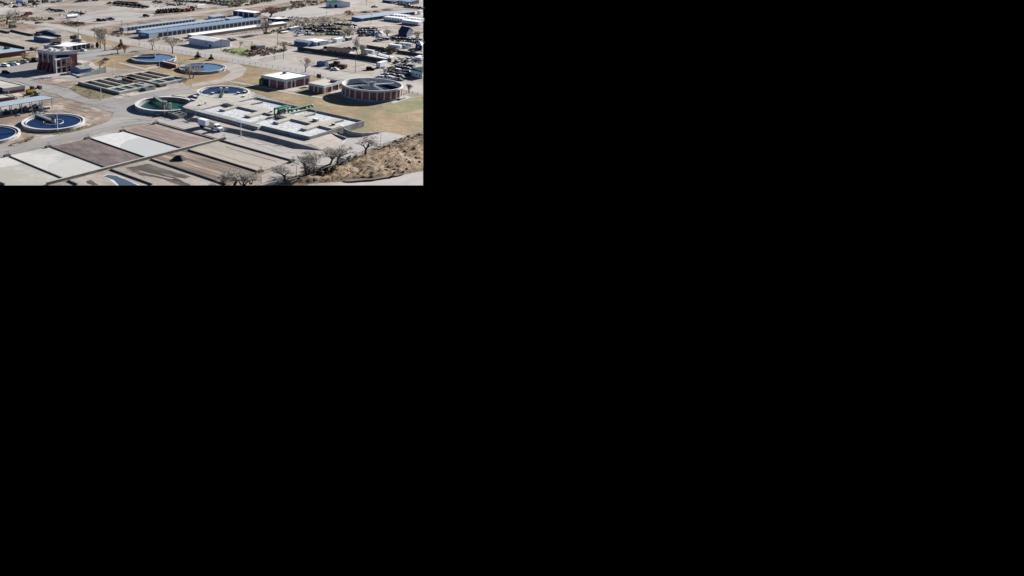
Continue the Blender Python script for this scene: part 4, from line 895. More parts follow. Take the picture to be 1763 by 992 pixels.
one('curved_retaining_wall', mb, M['concrete_wall'], 'curved grey retaining wall beside the concrete drive right of the basin', 'wall', cw[0])
wedge('ramp_side_wall', 'straight low wall running down from the brick entry to the white drive stripe', (563.5, 233), (595.5, 240.5), 1.5, .9, .5, 'concrete_wall')
sheet('drive_edge', [(595, 240), (597.8, 239), (590.5, 247.5), (588, 247.5)], M['concrete_white'], 12)

# ================================================================== TREES AND SHRUBS
def grow(seed, spread=.55, depth=5, trunk=.22, multi=1, kids=3, up=.25, tw=.0022, lenf=.8):
    rnd = random.Random(seed); tm, cm = MB(), MB(); tips = []
    def go(p, d, l, r, k):
        q = p + d * l
        (tm if k <= 2 else cm).tube(p, q, r, r * .62, n=5 if k <= 1 else (4 if k == 2 else 3), cap=False)
        if k >= depth: tips.append(q); return
        for i in range((kids if rnd.random() < .62 else kids - 1) if k else kids + 1):
            a = rnd.uniform(0, 6.283); v = Vector((math.cos(a), math.sin(a), 0))
            nd = (d * rnd.uniform(.6, 1) + v * spread * rnd.uniform(.6, 1.4) + Vector((0, 0, up))).normalized()
            st = p.lerp(q, rnd.uniform(.55, 1.0) if k else rnd.uniform(.75, 1))
            go(st, nd, l * lenf * rnd.uniform(.75, 1.15), max(r * .52, tw), k + 1)
    for m_ in range(multi):
        a = rnd.uniform(0, 6.28); o = Vector((math.cos(a), math.sin(a), 0)) * (.03 if multi > 1 else 0)
        d = Vector((math.cos(a) * (.35 if multi > 1 else .05), math.sin(a) * (.35 if multi > 1 else .05), 1)).normalized()
        go(o, d, trunk * rnd.uniform(.85, 1.1), .026 / (multi ** .4), 0)
    zmax = max(v[2] for v in cm.v)
    for mb in (tm, cm): mb.v = [(x / zmax, y / zmax, z / zmax) for x, y, z in mb.v]
    return tm.mesh('trunk', M['bark']), cm.mesh('crown', M['twig'])
def leafball(seed, n, shape, size, rnd=None, m='needles'):
    rnd = random.Random(seed); mb = MB()
    while n > 0:
        p = Vector((rnd.uniform(-1, 1), rnd.uniform(-1, 1), rnd.uniform(0, 1)))
        if not shape(p, rnd): continue
        n -= 1; a = Vector((rnd.gauss(0, 1), rnd.gauss(0, 1), rnd.gauss(0, 1))).normalized(); b = a.orthogonal().normalized(); c = a.cross(b); s_ = size * rnd.uniform(.5, 1.3)
        p = Vector((p.x * .5, p.y * .5, p.z)); mb.add([p - b * s_, p + b * s_ * .6 + c * s_ * .7, p + b * s_ * .4 - c * s_ * .8], [(0, 1, 2)])
    return mb.mesh('crown', M[m])
PT = {'a': grow(1, .55, 6, .17, 1, 3, .1), 'b': grow(5, .72, 6, .14, 1, 3, .05), 'c': grow(9, .6, 6, .14, 3, 3, .1), 'd': grow(12, .85, 6, .15, 2, 3, .0), 'tall': grow(21, .34, 6, .2, 2, 3, .25)}
tk = MB().tube((0, 0, 0), (0, 0, .35), .045, .03, n=6).mesh('trunk', M['bark'])
PT['conifer'] = (tk, leafball(3, 900, lambda p, r: .14 < p.z and math.hypot(p.x, p.y) < (1.0 - p.z) * 1.0 * (1 + .3 * math.sin(9 * p.z)) + .05, .06))
PT['round'] = (tk, leafball(4, 900, lambda p, r: (Vector((p.x, p.y, (p.z - .5) * 2))).length < 1, .08))
def clump(p, r):
    return Vector((p.x, p.y, p.z)).length < .75 + .35 * noise.noise(p * 3 + Vector((5, 1, 2))) and r.random() < .5 + noise.noise(p * 4)
stub = MB().tube((0, 0, 0), (0, 0, .3), .03, .02, n=5).mesh('stem', M['bark'])
PT['shrub'] = (stub, leafball(6, 700, clump, .075, m='sage')); PT['shrub2'] = (stub, leafball(8, 500, clump, .09, m='sagedark'))
def tree(kind, x, yb, yt, label, group=None, wf=1.0, tw=None, name=None, z=0, rot=None):
    p = P(x, yb, z); h = (yb - yt) / (ppm(p) * cp); nm = name or ('bare_tree' if kind in 'abcd' or kind == 'tall' else kind)
    cat = 'shrub' if 'shrub' in nm or 'bush' in nm else 'tree'
    t = T(nm, label, cat, p, group); t.rotation_euler = (0, 0, random.uniform(0, 6.28) if rot is None else rot); t.scale = (h * wf, h * wf, h)
    for pn, me in zip(('trunk' if cat == 'tree' else 'stem', 'crown'), PT[kind]):
        o = bpy.data.objects.new(pn, me); COL.objects.link(o); o.parent = t
        if pn == 'crown' and tw: o.material_slots[0].link = 'OBJECT'; o.material_slots[0].material = M[tw]
    return t
G = 'bare winter trees'
for a in [('b', 12, 41.5, 18, 'bare tree at the left edge near the far street', 1.0, 'twiggrey'),
          ('tall', 168, 78, 52, 'bare tree left of the dark green column shrub, above the garage', .7, 'twig'), ('a', 172.5, 84, 49, 'tall bare tree right of the garage, left one of a close pair', .75, 'twig'), ('a', 181, 88, 56, 'tall bare tree right of the garage, right one of a close pair', .65, 'twig'),
          ('b', 203, 93.5, 78, 'small bare tree under the tall green conifer, left one', .95, 'twigred'), ('c', 215.5, 91, 77, 'small bare tree just right of the tall green conifer', .8, 'twigred'),
          ('a', 262.5, 86, 65.5, 'bare tree in front of the blue storage row by the fence', .85, 'twig'), ('a', 297, 92.5, 65, 'bare tree behind the farther pale blue tank', .75, 'twig'),
          ('c', 330, 135.5, 113, 'bare two stemmed tree in front of the nearer pale blue tank', 1.05, 'twig'),
          ('c', 455, 59, 36, 'bushy bare tree at the end of the long grey walled storage row', .95, 'twig'), ('d', 463, 29.5, 9.5, 'wide reddish brown bare tree beside the four door garage', 1.5, 'twigred'),
          ('a', 413, 83, 71, 'small bare tree right of the white warehouse', .85, 'twig'), ('d', 492, 86, 70, 'wide scrubby bare tree left of the pale blue house', 1.2, 'twig'),
          ('a', 525.5, 125, 98.5, 'bare tree behind the white roofed brick building', .8, 'twig'),
          ('tall', 617, 97, 64.5, 'tall pale bare tree beside the brown roofed house', .7, 'twiggrey'), ('c', 624, 96, 76, 'bare tree next to the tall pale tree and the camper', .8, 'twiggrey'),
          ('d', 601, 64, 47, 'wide bare tree between the two groups of salvage cars', 1.1, 'twig'), ('d', 591, 66, 55, 'lower bare tree in front of the wide bare tree in the salvage yard', 1.1, 'twig'),
          ('d', 668, 63, 50, 'bare tree left of the dark blue barn', 1.1, 'twiggrey'), ('d', 718, 68, 52, 'bare tree right of the dark blue barn', 1.0, 'twig'),
          ('b', 117, 129.5, 100, 'tall thin bare tree in front of the brick entry block', .55, 'twigred'), ('b', 40, 104, 91.5, 'small reddish bare tree on the green strip behind the parked cars', 1.2, 'twigred'),
          ('b', 61, 90, 79.5, 'small bare tree left of the tall brick building', .9, 'twigred'), ('b', 172, 117.5, 103.5, 'small round bare tree above the sloped grey wall', 1.2, 'twigred'),
          ('c', 704.5, 160, 144.5, 'thin bare sapling by the lane right of the round brick tank', .6, 'twigred'),
          ('b', 490, 313, 282, 'bare tree standing alone left of the bottom brush clumps', .95, 'twiggrey'), ('c', 529, 301, 268, 'bare tree at the bottom, first in the row along the hillside', .9, 'twiggrey'),
          ('a', 540, 297, 258, 'bare tree at the bottom, second in the row along the hillside', .7, 'twig'), ('d', 566, 283, 252, 'spreading bare tree, third in the row along the hillside', .9, 'twiggrey'), ('b', 581, 285, 246, 'bare tree, fourth in the row along the hillside', .75, 'twig'),
          ('b', 629, 267.5, 236, 'lone bare tree by the concrete drive right of the aeration basin', .9, 'twig')]:
    kind, x, yb, yt, lb, wf, tw = a; tree(kind, x, yb, yt - (yb - yt) * .05, lb, G, wf * (1.3 if yb > 240 else 1.1), tw)
tree('d', 400, 318.6, 293, 'widest bare tree at the bottom edge in front of the furrowed bed', G, 2.0, 'twig', z=.3); tree('c', 418, 318.6, 296, 'bare tree at the bottom edge overlapping the widest one on its right', G, 2.0, 'twiggrey', z=.3)
tree('d', 386, 318.8, 302, 'short bare tree at the bottom edge on the left of the widest one', G, 2.0, 'twig', z=.3); tree('d', 432, 318.6, 298, 'short bare tree at the bottom edge at the right end of its group', G, 1.7, 'twig', z=.3)
tree('conifer', 208.5, 84, 66, 'tall green conifer near the street above the settling basins', None, .75, name='conifer_tree')
tree('conifer', 340.5, 101, 87.5, 'small dark conifer behind the pale blue tanks, left one', 'two small conifers', .9, name='conifer_tree')
tree('conifer', 363.5, 103.5, 92, 'small dark conifer behind the pale blue tanks, right one', 'two small conifers', .9, name='conifer_tree')
tree('round', 437, 87.3, 78.3, 'dark round evergreen beside the short grey panel wall', None, 1.35, name='round_tree')
tree('round', 167.5, 83, 72.5, 'narrow dark green column shrub at the right end of the garage', None, .55, name='column_shrub')
tree('round', 672, 92, 80, 'dark green bush by the board fence behind the white campers', None, 1.6, tw='sage', name='round_bush')
# brush
def shrub(x, y, hpx, label, wf=1.6, k='shrub', group='brush', tw=None, z=0): return tree(k, x, y, y - hpx, label, group, wf, tw, 'shrub', z)
for x, y, hp, w_, l_ in ((551, 305, 16, 1.5, 'left'), (563, 300, 14, 1.5, 'middle'), (574, 296, 12, 1.4, 'right')): shrub(x, y, hp, f'big dark brush clump under the bare trees at the bottom, {l_} of three', w_, 'shrub2', tw='sagedark')
for x, y, hp, w_, l_ in ((592, 284, 13, 1.4, 'left'), (602, 280, 14, 1.3, 'middle'), (612, 275, 10, 1.3, 'right')): shrub(x, y, hp, f'greyish brush clump between the bare tree row and the lone bare tree, {l_} of three', w_, 'shrub2', tw='twiggrey')
for i in range(34):
    x = 385 + i * 2.0; y = 88 + (i * .33 if i < 21 else 7 - (i - 21) * .25)
hedge = MB()
rnd = random.Random(5)
def tuftmesh(name, m, pix, n, hmin, hmax, label=None, wd_=.5):
    # countless small tufts scattered in a photo polygon
    mb = MB(); xs_, ys_ = [p[0] for p in pix], [p[1] for p in pix]; pix = clip(pix)
    def inside(x, y):
        c = False
        for i in range(len(pix)):
            (x1, y1), (x2, y2) = pix[i], pix[i - 1]
            if (y1 > y) != (y2 > y) and x < (x2 - x1) * (y - y1) / (y2 - y1) + x1: c = not c
        return c
    while n > 0:
        x, y = rnd.uniform(min(xs_), max(xs_)), rnd.uniform(min(ys_), max(ys_))
        if not inside(x, y): continue
        if noise.noise(Vector((x * .12, y * .35, 7))) < rnd.uniform(-.35, .35): continue
        n -= 1; p = P(x, y); p.z = hillz(x, y) if name.startswith('hill') else 0; h = rnd.uniform(hmin, hmax)
        for k in range(7):
            a = rnd.uniform(0, 6.28); r_ = h * wd_ * rnd.uniform(.3, 1.3); c = p + Vector((math.cos(a) * r_, math.sin(a) * r_, h * rnd.uniform(.2, .8))); u = Vector((rnd.gauss(0, 1), rnd.gauss(0, 1), rnd.gauss(0, 1))).normalized() * h * .5; v = u.orthogonal().normalized() * h * .45
            mb.add([c - u, c + v, c + u * .8 - v * .5], [(0, 1, 2)])
    return struct(name, mb, M[m], 'stuff')
tuftmesh('hill_brush', 'straw', [(560, 300), (620, 272), (728, 238), (728, 290), (640, 309), (560, 316)], 700, .15, .4)
tuftmesh('hill_brush', 'sage', [(560, 300), (620, 274), (728, 240), (728, 288), (640, 306), (560, 314)], 150, .2, .5)
tuftmesh('foot_brush', 'sagedark', [(520, 312), (545, 296), (600, 278), (620, 272), (600, 288), (560, 306), (530, 319)], 200, .3, .9)
tuftmesh('foot_brush', 'sage', [(640, 258), (700, 236), (728, 230), (728, 236), (660, 260)], 120, .3, .8)
tuftmesh('hedge_brush', 'sage', [(380, 86), (390, 87), (425, 93), (452, 93), (490, 85), (494, 88), (456, 97), (430, 98), (385, 90)], 260, .4, 1.3)
tuftmesh('hedge_brush', 'twigred', [(420, 89), (450, 86), (475, 84), (470, 92), (436, 97)], 200, .6, 1.6)
tuftmesh('yard_brush', 'sagedark', [(500, 38), (545, 34), (606, 38), (600, 46), (560, 50), (510, 52)], 110, .4, 1.4)
tuftmesh('yard_brush', 'sagedark', [(455, 58), (460, 60), (500, 50), (540, 44), (530, 42), (490, 46)], 110, .5, 1.5)
tuftmesh('yard_brush', 'twig', [(500, 30), (560, 30), (600, 36), (540, 44), (505, 42)], 260, .4, 1.5)
tuftmesh('far_scrub', 'sage', [(380, 3), (500, -4), (430, 10), (395, 13)], 500, .8, 2.2)
tuftmesh('far_scrub', 'sage', [(440, 22), (500, 12), (540, 9), (505, 16), (470, 24)], 250, .8, 2.0)
tuftmesh('far_scrub', 'sagedark', [(500, 4), (545, 0), (600, -4), (540, 10), (505, 12)], 200, .8, 2.0)
tuftmesh('street_weeds', 'sage', [(100, 38), (135, 38), (150, 44), (128, 46), (105, 42)], 120, .5, 1.2)
tuftmesh('street_weeds', 'sage', [(155, 50), (205, 56), (232, 60), (206, 64), (170, 58)], 150, .4, 1.2)
tuftmesh('street_weeds', 'sage', [(270, 64), (290, 66), (330, 70), (300, 74), (275, 70)], 110, .4, 1.2)
tuftmesh('street_weeds', 'sage', [(0, 27), (100, 32), (60, 38), (0, 46)], 220, .5, 1.4)
tuftmesh('lot_brush', 'sage', [(665, 120), (690, 112), (700, 118), (680, 128), (662, 128)], 130, .5, 1.4)
tuftmesh('roadside_weeds', 'sage', [(10, 252), (50, 238), (60, 234), (52, 244), (20, 254)], 90, .15, .45)
tuftmesh('roadside_weeds', 'sage', [(85, 229), (150, 217), (168, 211), (130, 226), (95, 231)], 110, .2, .6)
tuftmesh('basin_weeds', 'sage', [(120, 153), (140, 144), (205, 160), (172, 170), (150, 168)], 130, .2, .5)
tuftmesh('red_brush', 'twigred', [(594, 22), (604, 20), (610, 26), (600, 28)], 40, .8, 2.0)
for i, (x, y, hp, w_) in enumerate(((705, 281, 4, 2.2), (716, 273, 4.5, 2.5), (722, 280, 4, 2.2), (686, 266, 3.6, 2.6), (697, 262, 4, 2.6), (712, 256, 3.6, 2.8), (668, 289, 4.2, 3), (684, 287, 3.6, 2.6), (652, 296, 3.4, 2.4), (636, 288, 2.8, 2.6), (622, 294, 3, 2.6), (640, 299, 3.2, 2.2), (700, 292, 3.2, 2.6), (664, 278, 2.4, 2.4), (676, 302, 2.6, 2.4), (700, 276, 3, 2.5), (680, 297, 2.5, 2.6), (617, 300, 2.8, 2.4))):
    ord_ = ['first', 'second', 'third', 'fourth', 'fifth', 'sixth', 'seventh', 'eighth', 'ninth', 'tenth', 'eleventh', 'twelfth', 'thirteenth', 'fourteenth', 'fifteenth', 'sixteenth', 'seventeenth', 'eighteenth']
    HB = globals().setdefault('HB', []); HB.append((x, y, hp, w_))
HB.sort()
for i, (x, y, hp, w_) in enumerate(HB): shrub(x, y, hp, f'low olive sagebrush on the brown hillside, {ord_[i]} from the left', w_ * .8, ['shrub', 'shrub2'][i % 2], 'sagebrush on the hillside', z=max(0, hillz(x, y)))

# ================================================================== VEHICLES
def prof(mb, pr, y0, y1, m=0, taper=0):
    k = len(pr); vs = [(x, y0 + taper * (z > .9), z) for x, z in pr] + [(x, y1 - taper * (z > .9), z) for x, z in pr]
    return mb.add(vs, [tuple(range(k)), tuple(range(2 * k - 1, k - 1, -1))] + [(j, (j + 1) % k, k + (j + 1) % k, k + j) for j in range(k)], m)
def wheel_mb(x, y, r=.34, w_=.24): return MB().tube((x, y - w_ / 2, r), (x, y + w_ / 2, r), r, n=10)
def veh_parts(kind):
    b, g = MB(), MB(); wx = (-1.4, 1.4)
    if kind == 'sedan':
        prof(b, [(-2.3, .3), (2.3, .3), (2.32, .7), (1.2, .95), (-1.7, .98), (-2.3, .85)], -.88, .88); prof(g, [(-1.65, .96), (1.1, .93), (.45, 1.38), (-.95, 1.4)], -.82, .82, taper=.12); prof(b, [(-.9, 1.4), (.4, 1.38), (.38, 1.45), (-.88, 1.46)], -.7, .7)
    elif kind == 'suv':
        prof(b, [(-2.35, .35), (2.3, .35), (2.32, .85), (1.2, 1.08), (-2.3, 1.1)], -.92, .92); prof(g, [(-2.25, 1.09), (1.1, 1.07), (.5, 1.65), (-2.05, 1.68)], -.88, .88, taper=.1); prof(b, [(-2.0, 1.68), (.45, 1.65), (.4, 1.74), (-1.98, 1.76)], -.76, .76)
    elif kind == 'pickup':
        prof(b, [(-2.7, .4), (2.6, .4), (2.62, .85), (1.5, 1.08), (-.6, 1.08), (-.62, .75), (-2.7, .75)], -.94, .94); prof(g, [(-.55, 1.06), (1.3, 1.06), (.75, 1.65), (-.5, 1.68)], -.86, .86, taper=.1); prof(b, [(-.45, 1.68), (.7, 1.65), (.68, 1.74), (-.44, 1.76)], -.74, .74)
        for y in (-.9, .84): b.prism([(-2.7, y), (-.62, y), (-.62, y + .08), (-2.7, y + .08)], .75, 1.1)
        b.prism([(-2.72, -.9), (-2.64, -.9), (-2.64, .9), (-2.72, .9)], .75, 1.1); wx = (-1.75, 1.65)
    elif kind == 'van':
        prof(b, [(-2.6, .35), (2.6, .35), (2.6, .95), (2.0, 1.2), (1.4, 2.15), (-2.6, 2.2)], -.98, .98); prof(g, [(1.46, 1.2), (2.05, 1.2), (1.55, 2.02), (1.3, 2.02)], -1.0, 1.0); wx = (-1.7, 1.7)
    return b, g, wx
VM = {}
for k in ('sedan', 'suv', 'pickup', 'van'):
    b, g, wx = veh_parts(k); VM[k] = (b.mesh('body', PAINT['white']), g.mesh('window', M['glass']), wheel_mb(0, 0).mesh('wheel', M['tyre']), wx)
    j = MB(); 
    for src, mi in ((b, 0), (g, 1)): j.add(src.v, src.f, mi)
    for x in wx:
        for y in (-.8, .8): wm = wheel_mb(x, y); j.add(wm.v, wm.f, 2)
    VM[k + '_one'] = j.mesh('vehicle_' + k, [PAINT['white'], M['glass'], M['tyre']])
def paint(o, c): o.material_slots[0].link = 'OBJECT'; o.material_slots[0].material = PAINT[c] if c in PAINT else M[c]
NMV = dict(sedan=('parked_car', 'car'), suv=('parked_suv', 'car'), pickup=('pickup_truck', 'pickup truck'), van=('parked_van', 'van'))
def vehicle(kind, x, y, ang, colr, label, group=None, small=False, s=1.0, z=0):
    p = P(x, y, z); nm, cat = NMV[kind]
    if small:
        o = bpy.data.objects.new(nm, VM[kind + '_one']); COL.objects.link(o); paint(o, colr); o['label'] = label; o['category'] = cat
        if group: o['group'] = group
    else:
        o = T(nm, label, cat, p, group); me = VM[kind]
        b = bpy.data.objects.new('body', me[0]); COL.objects.link(b); b.parent = o; paint(b, colr)
        g = bpy.data.objects.new('window', me[1]); COL.objects.link(g); g.parent = o
        for wx in me[3]:
            for wy in (-.8, .8): w_ = bpy.data.objects.new('wheel', me[2]); COL.objects.link(w_); w_.parent = o; w_.location = (wx, wy, 0)
    o.location = p; o.rotation_euler = (0, 0, ang); o.scale = (s, s, s); return o
ORD = ord_ + ['nineteenth', 'twentieth']
KINDW = dict(sedan='car', suv='SUV', pickup='pickup', van='van')
rv = random.Random(11)
def row(a, b, n, ang, cols, where, group, kinds=('sedan', 'suv', 'pickup', 'sedan'), jit=.5, ja=.15, small=True, s=1.05):
    for i in range(n):
        t = (i + .5) / n; x, y = lerp(a, b, t); x += rv.uniform(-jit, jit); y += rv.uniform(-jit, jit) * .35; k = rv.choice(kinds); c = rv.choice(cols)
        vehicle(k, x, y, ang + rv.uniform(-ja, ja), c, f'{c} {KINDW[k]}, {ORD[i]} from the left in the {where}', group, small, s)
JK = ['black', 'charcoal', 'navy', 'white', 'silver', 'maroon', 'grey', 'blue', 'white', 'silver', 'white', 'green', 'tan', 'teal']
DK = ['black', 'charcoal', 'navy', 'maroon', 'grey', 'brown', 'silver', 'tan']
ga = 'salvage yard vehicles in the upper right'
row((540, 46.5), (576, 45), 7, HU, DK, 'back salvage row left of wide bare tree', ga)
row((576, 42), (613, 45), 7, HU, DK, 'wreck row below the long blue building', ga)
row((518, 52.5), (545, 50), 5, HV, DK, 'row right of the greenish blue container', ga, ja=.4)
row((541, 54.5), (587, 57), 9, HU, DK, 'nearer salvage row behind the pale blue house', ga)
row((545, 51), (586, 51.5), 7, HV, DK, 'farther salvage row behind the pale blue house', ga, ja=.5)
row((563, 60), (588, 61), 4, HU, JK, 'short row nearest the pale blue house', ga)
row((618, 50.5), (646, 51), 7, HV, JK, 'back row of the lot between bare trees', ga)
row((617, 54), (656, 55.5), 9, HU, JK, 'second row of the lot between bare trees', ga)
row((617, 58), (656, 58.5), 8, HU, JK, 'third row of the lot between bare trees', ga)
row((617, 62.5), (655, 62), 6, HV, JK, 'front row of the lot between bare trees', ga, jit=.8)
row((646, 71.5), (674, 67), 9, R(118), ['black', 'navy', 'white', 'charcoal', 'silver'], 'angled row above the blue white camper', ga, kinds=('sedan', 'suv'), ja=.05)
row((676, 67.5), (700, 69.5), 6, HU, DK, 'row in front of the dark blue barn', ga)
row((689, 74), (727, 74.5), 9, HU, DK, 'row right of the blue white camper', ga)
row((698, 70), (727, 71), 6, HV, JK, 'row behind the dark cars by the edge', ga)
gb = 'cars crowded in the lot behind the round brick tank'
row((652, 134), (690, 139), 8, HU, ['silver', 'white', 'black', 'navy', 'grey', 'white'], 'front row behind the round brick tank', gb)
row((663, 130), (694, 135), 8, HU, JK, 'second row behind the round brick tank', gb)
row((668, 126.5), (702, 131.5), 9, HV, JK, 'third row behind the round brick tank', gb, ja=.4)
row((680, 123), (705, 126.5), 7, HU, JK, 'fourth row behind the round brick tank', gb, ja=.4)
row((686, 118.5), (706, 120.5), 5, HU, JK, 'fifth row behind the round brick tank', gb)
row((689, 115), (712, 116), 5, HV, JK, 'back row behind the round brick tank', gb)
for i, (x, y, k, c, l_) in enumerate(((682, 109.5, 'pickup', 'black', 'nearest of three'), (684, 106, 'suv', 'white', 'middle of three'), (686, 103, 'sedan', 'charcoal', 'farthest of three'))): vehicle(k, x, y, HV, c, f'{c} {KINDW[k]} right of the narrow sheds, {l_} in a line', None, True)
vehicle('pickup', 704, 105, HV, 'white', 'white pickup in the dirt lane near the right edge', None, True, 1.2); vehicle('sedan', 708, 101.5, HU, 'silver', 'silver car just below the dark board fence at the right edge', None, True); vehicle('van', 723, 101.5, HV, 'white', 'white van touching the right edge below the board fence', None, True); vehicle('suv', 700, 107.5, HV, 'charcoal', 'charcoal SUV left of the white pickup in the dirt lane', None, True)
vehicle('suv', 711, 91, HV, 'charcoal', 'charcoal SUV in front of the small dark blue house', None, True)
# left parking lot
gl = 'cars in the parking lot by the tall brick building'
for i, (x, y, c, k) in enumerate(((9.5, 114.8, 'white', 'suv'), (19, 112.8, 'blue', 'sedan'), (26.5, 111.7, 'white', 'sedan'), (31.5, 110.5, 'charcoal', 'suv'), (37, 109.8, 'black', 'sedan'), (43, 108.3, 'silver', 'suv'), (49, 107.3, 'charcoal', 'sedan'))):
    vehicle(k, x, y, R(-28), c, f'{c} {KINDW[k]}, {ORD[i]} from the left in the parking lot row', gl, False, 1.15)
vehicle('van', 61, 106.5, HU, 'black', 'dark van parked against the tall brick building', None, False, 1.1)
vehicle('suv', 10, 126.5, R(-20), 'black', 'dark SUV left of the shadow of the tall brick building', None, False)
vehicle('sedan', 144, 88, HU, 'white', 'white car parked outside the garage bays', None, False, 1.15); vehicle('sedan', 66, 164.5, HU, 'silver', 'silver car next to the yellow loader', None, False, 1.1)
vehicle('van', 22, 48.3, HV, 'green', 'dark green van on the pinkish yard at upper left', None, False, 1.2)
vehicle('sedan', 182.5, 104, HV, 'maroon', 'maroon car on the grass drive above the small round bare tree', None, False)
vehicle('suv', 56, 86.5, HU, 'black', 'dark SUV behind the small bare tree left of the brick building', None, False); 
# top area
for x, y, k, c, l_, s_ in ((43, 28, 'pickup', 'maroon', 'dark maroon truck in the vacant lot at upper left, left half of a pair', 1.3), (50, 26, 'van', 'maroon', 'dark maroon van in the vacant lot at upper left, right half of a pair', 1.3), (88, 34, 'suv', 'brown', 'small brown wreck by the edge of the far vacant lot', 1.2), (27, 26, 'pickup', 'teal', 'greenish pickup by the power pole at upper left', 1.2),
                   (85, 17.5, 'pickup', 'charcoal', 'charcoal pickup, leftmost of four vehicles in the far vacant lot', 1.2), (92, 19, 'suv', 'green', 'dark green SUV, second of four vehicles in the far vacant lot', 1.2), (99, 20.5, 'van', 'navy', 'navy van, third of four vehicles in the far vacant lot', 1.2), (108, 20, 'suv', 'silver', 'silver SUV, rightmost of four vehicles in the far vacant lot', 1.2),
                   (125, 22.5, 'pickup', 'silver', 'silver pickup behind the white cylindrical tank trailer', 1.2), (133, 24, 'pickup', 'blue', 'blue pickup right of the white cylindrical tank trailer', 1.2), (142, 25, 'suv', 'brown', 'brown SUV far right of the white tank trailer', 1.1),
                   (172, 36.5, 'suv', 'black', 'black SUV, first of four vehicles beside the dirt road', 1.3), (179, 36, 'sedan', 'charcoal', 'charcoal car, second of four vehicles beside the dirt road', 1.3), (185, 35, 'pickup', 'silver', 'silver pickup, third of four vehicles beside the dirt road', 1.3), (192, 34.5, 'suv', 'navy', 'navy SUV, last of four vehicles beside the dirt road', 1.3),
                   (252, 29, 'suv', 'black', 'lone black SUV below the long dark row of wrecks', 1.35), (268, 4.5, 'pickup', 'black', 'black pickup, left of two at the top centre', 1.3), (276, 5.5, 'pickup', 'charcoal', 'charcoal pickup, right of two at the top centre', 1.3), (293, 9, 'sedan', 'navy', 'navy car, left of three by the white box trailer', 1.2), (299, 9, 'sedan', 'silver', 'silver car, middle of three by the white box trailer', 1.2), (310, 9.5, 'pickup', 'green', 'dark green pickup, right of three by the white box trailer', 1.3), (332, 14.5, 'suv', 'black', 'black SUV touching the left end of the white box trailer', 1.2),
                   (34, 5.5, 'van', 'blue', 'blue van at the top left corner area', 1.3), (43, 10.5, 'suv', 'tan', 'tan SUV at the top left below the blue and dark vehicles', 1.3), (54, 5, 'van', 'black', 'black van at the top left, right of the blue van', 1.3), (61, 9, 'suv', 'charcoal', 'charcoal SUV below the black van at the top left', 1.3), (64, 4.5, 'pickup', 'navy', 'navy pickup right of the black van at the top left', 1.3), (78, 5, 'van', 'charcoal', 'charcoal van alone at the top left', 1.4), (3, 6, 'suv', 'black', 'black SUV at the top left corner', 1.3), (11, 9, 'suv', 'charcoal', 'charcoal SUV right of the top left corner', 1.2), (27, 13, 'suv', 'black', 'black SUV by the pole at the top left', 1.2),
                   (92, 5, 'sedan', 'grey', 'grey car alone right of the charcoal van at the top left', 1.2), (135, 4, 'pickup', 'charcoal', 'charcoal pickup, left of four at the top edge', 1.3), (141, 3, 'van', 'black', 'black van, second of four at the top edge', 1.3), (148, 2.5, 'suv', 'navy', 'navy SUV, third of four at the top edge', 1.3), (164, 1.8, 'suv', 'black', 'black SUV, last of four at the top edge', 1.3), (189, 7, 'pickup', 'black', 'black pickup at the left end of the long dark row of wrecks', 1.3),
                   (397, 70.5, 'suv', 'charcoal', 'charcoal SUV at the right corner of the white warehouse', 1.1), (402, 69.5, 'sedan', 'black', 'black car behind the white warehouse corner SUV', 1.0), (516, 62, 'pickup', 'white', 'white pickup facing the gravel yard left of the pale blue house', 1.3), (521, 59, 'van', 'silver', 'silver van behind the white pickup in the gravel yard', 1.3), (529, 57, 'suv', 'black', 'black SUV right of the silver van in the gravel yard', 1.2), (533, 59.5, 'sedan', 'white', 'white car at the right end of the gravel yard group', 1.2),
                   (638, 109.2 + 11.5, 'suv', 'black', 'black SUV hitched in front of the white box trailer by the street', 1.15), (562.5, 84.5, 'suv', 'black', 'black SUV left of the brown roofed house', 1.0), (659, 86.5, 'suv', 'charcoal', 'charcoal SUV behind the board fence, left of the white campers', 1.2), (664, 88, 'pickup', 'navy', 'navy pickup behind the board fence, right of the charcoal SUV', 1.1), (628, 99.0, 'sedan', 'black', 'black car under the bare tree in front of the white camper', 1.1)):
    vehicle(k, x, y, HV if k in ('pickup', 'van') else HU * .5 + .2, c, l_, None, True, s_)
row((592, 85), (615, 85), 5, HU, JK, 'group behind the brown roofed house', 'cars behind the brown roofed house', s=.95)
row((480, 57), (505, 52), 4, HV, DK, 'line left of the greenish blue container', 'cars along the hedge')
row((300, 2.2), (352, 5), 8, HU, DK, 'wreck line at the top edge, left half', 'line of wrecks at the top edge', s=1.3)
row((352, 5), (409, 11.5), 9, HU, DK, 'wreck line at the top edge, right half', 'line of wrecks at the top edge', s=1.3)
row((362, 2.5), (398, 5), 5, HU, DK, 'upper wreck line at the top edge', 'line of wrecks at the top edge', s=1.2)
row((640, 11.8), (650, 14), 1, HU, ['teal'], 'group beside the top utility pole', None, s=1.2)
row((698, 12), (727, 15.5), 5, HU, DK, 'row right of the dark blue workshop', 'dark row at the top right', s=1.4)
row((690, 9), (705, 9.8), 3, HU, JK, 'row in front of the dark blue workshop', 'cars before the dark blue workshop', s=1.2)
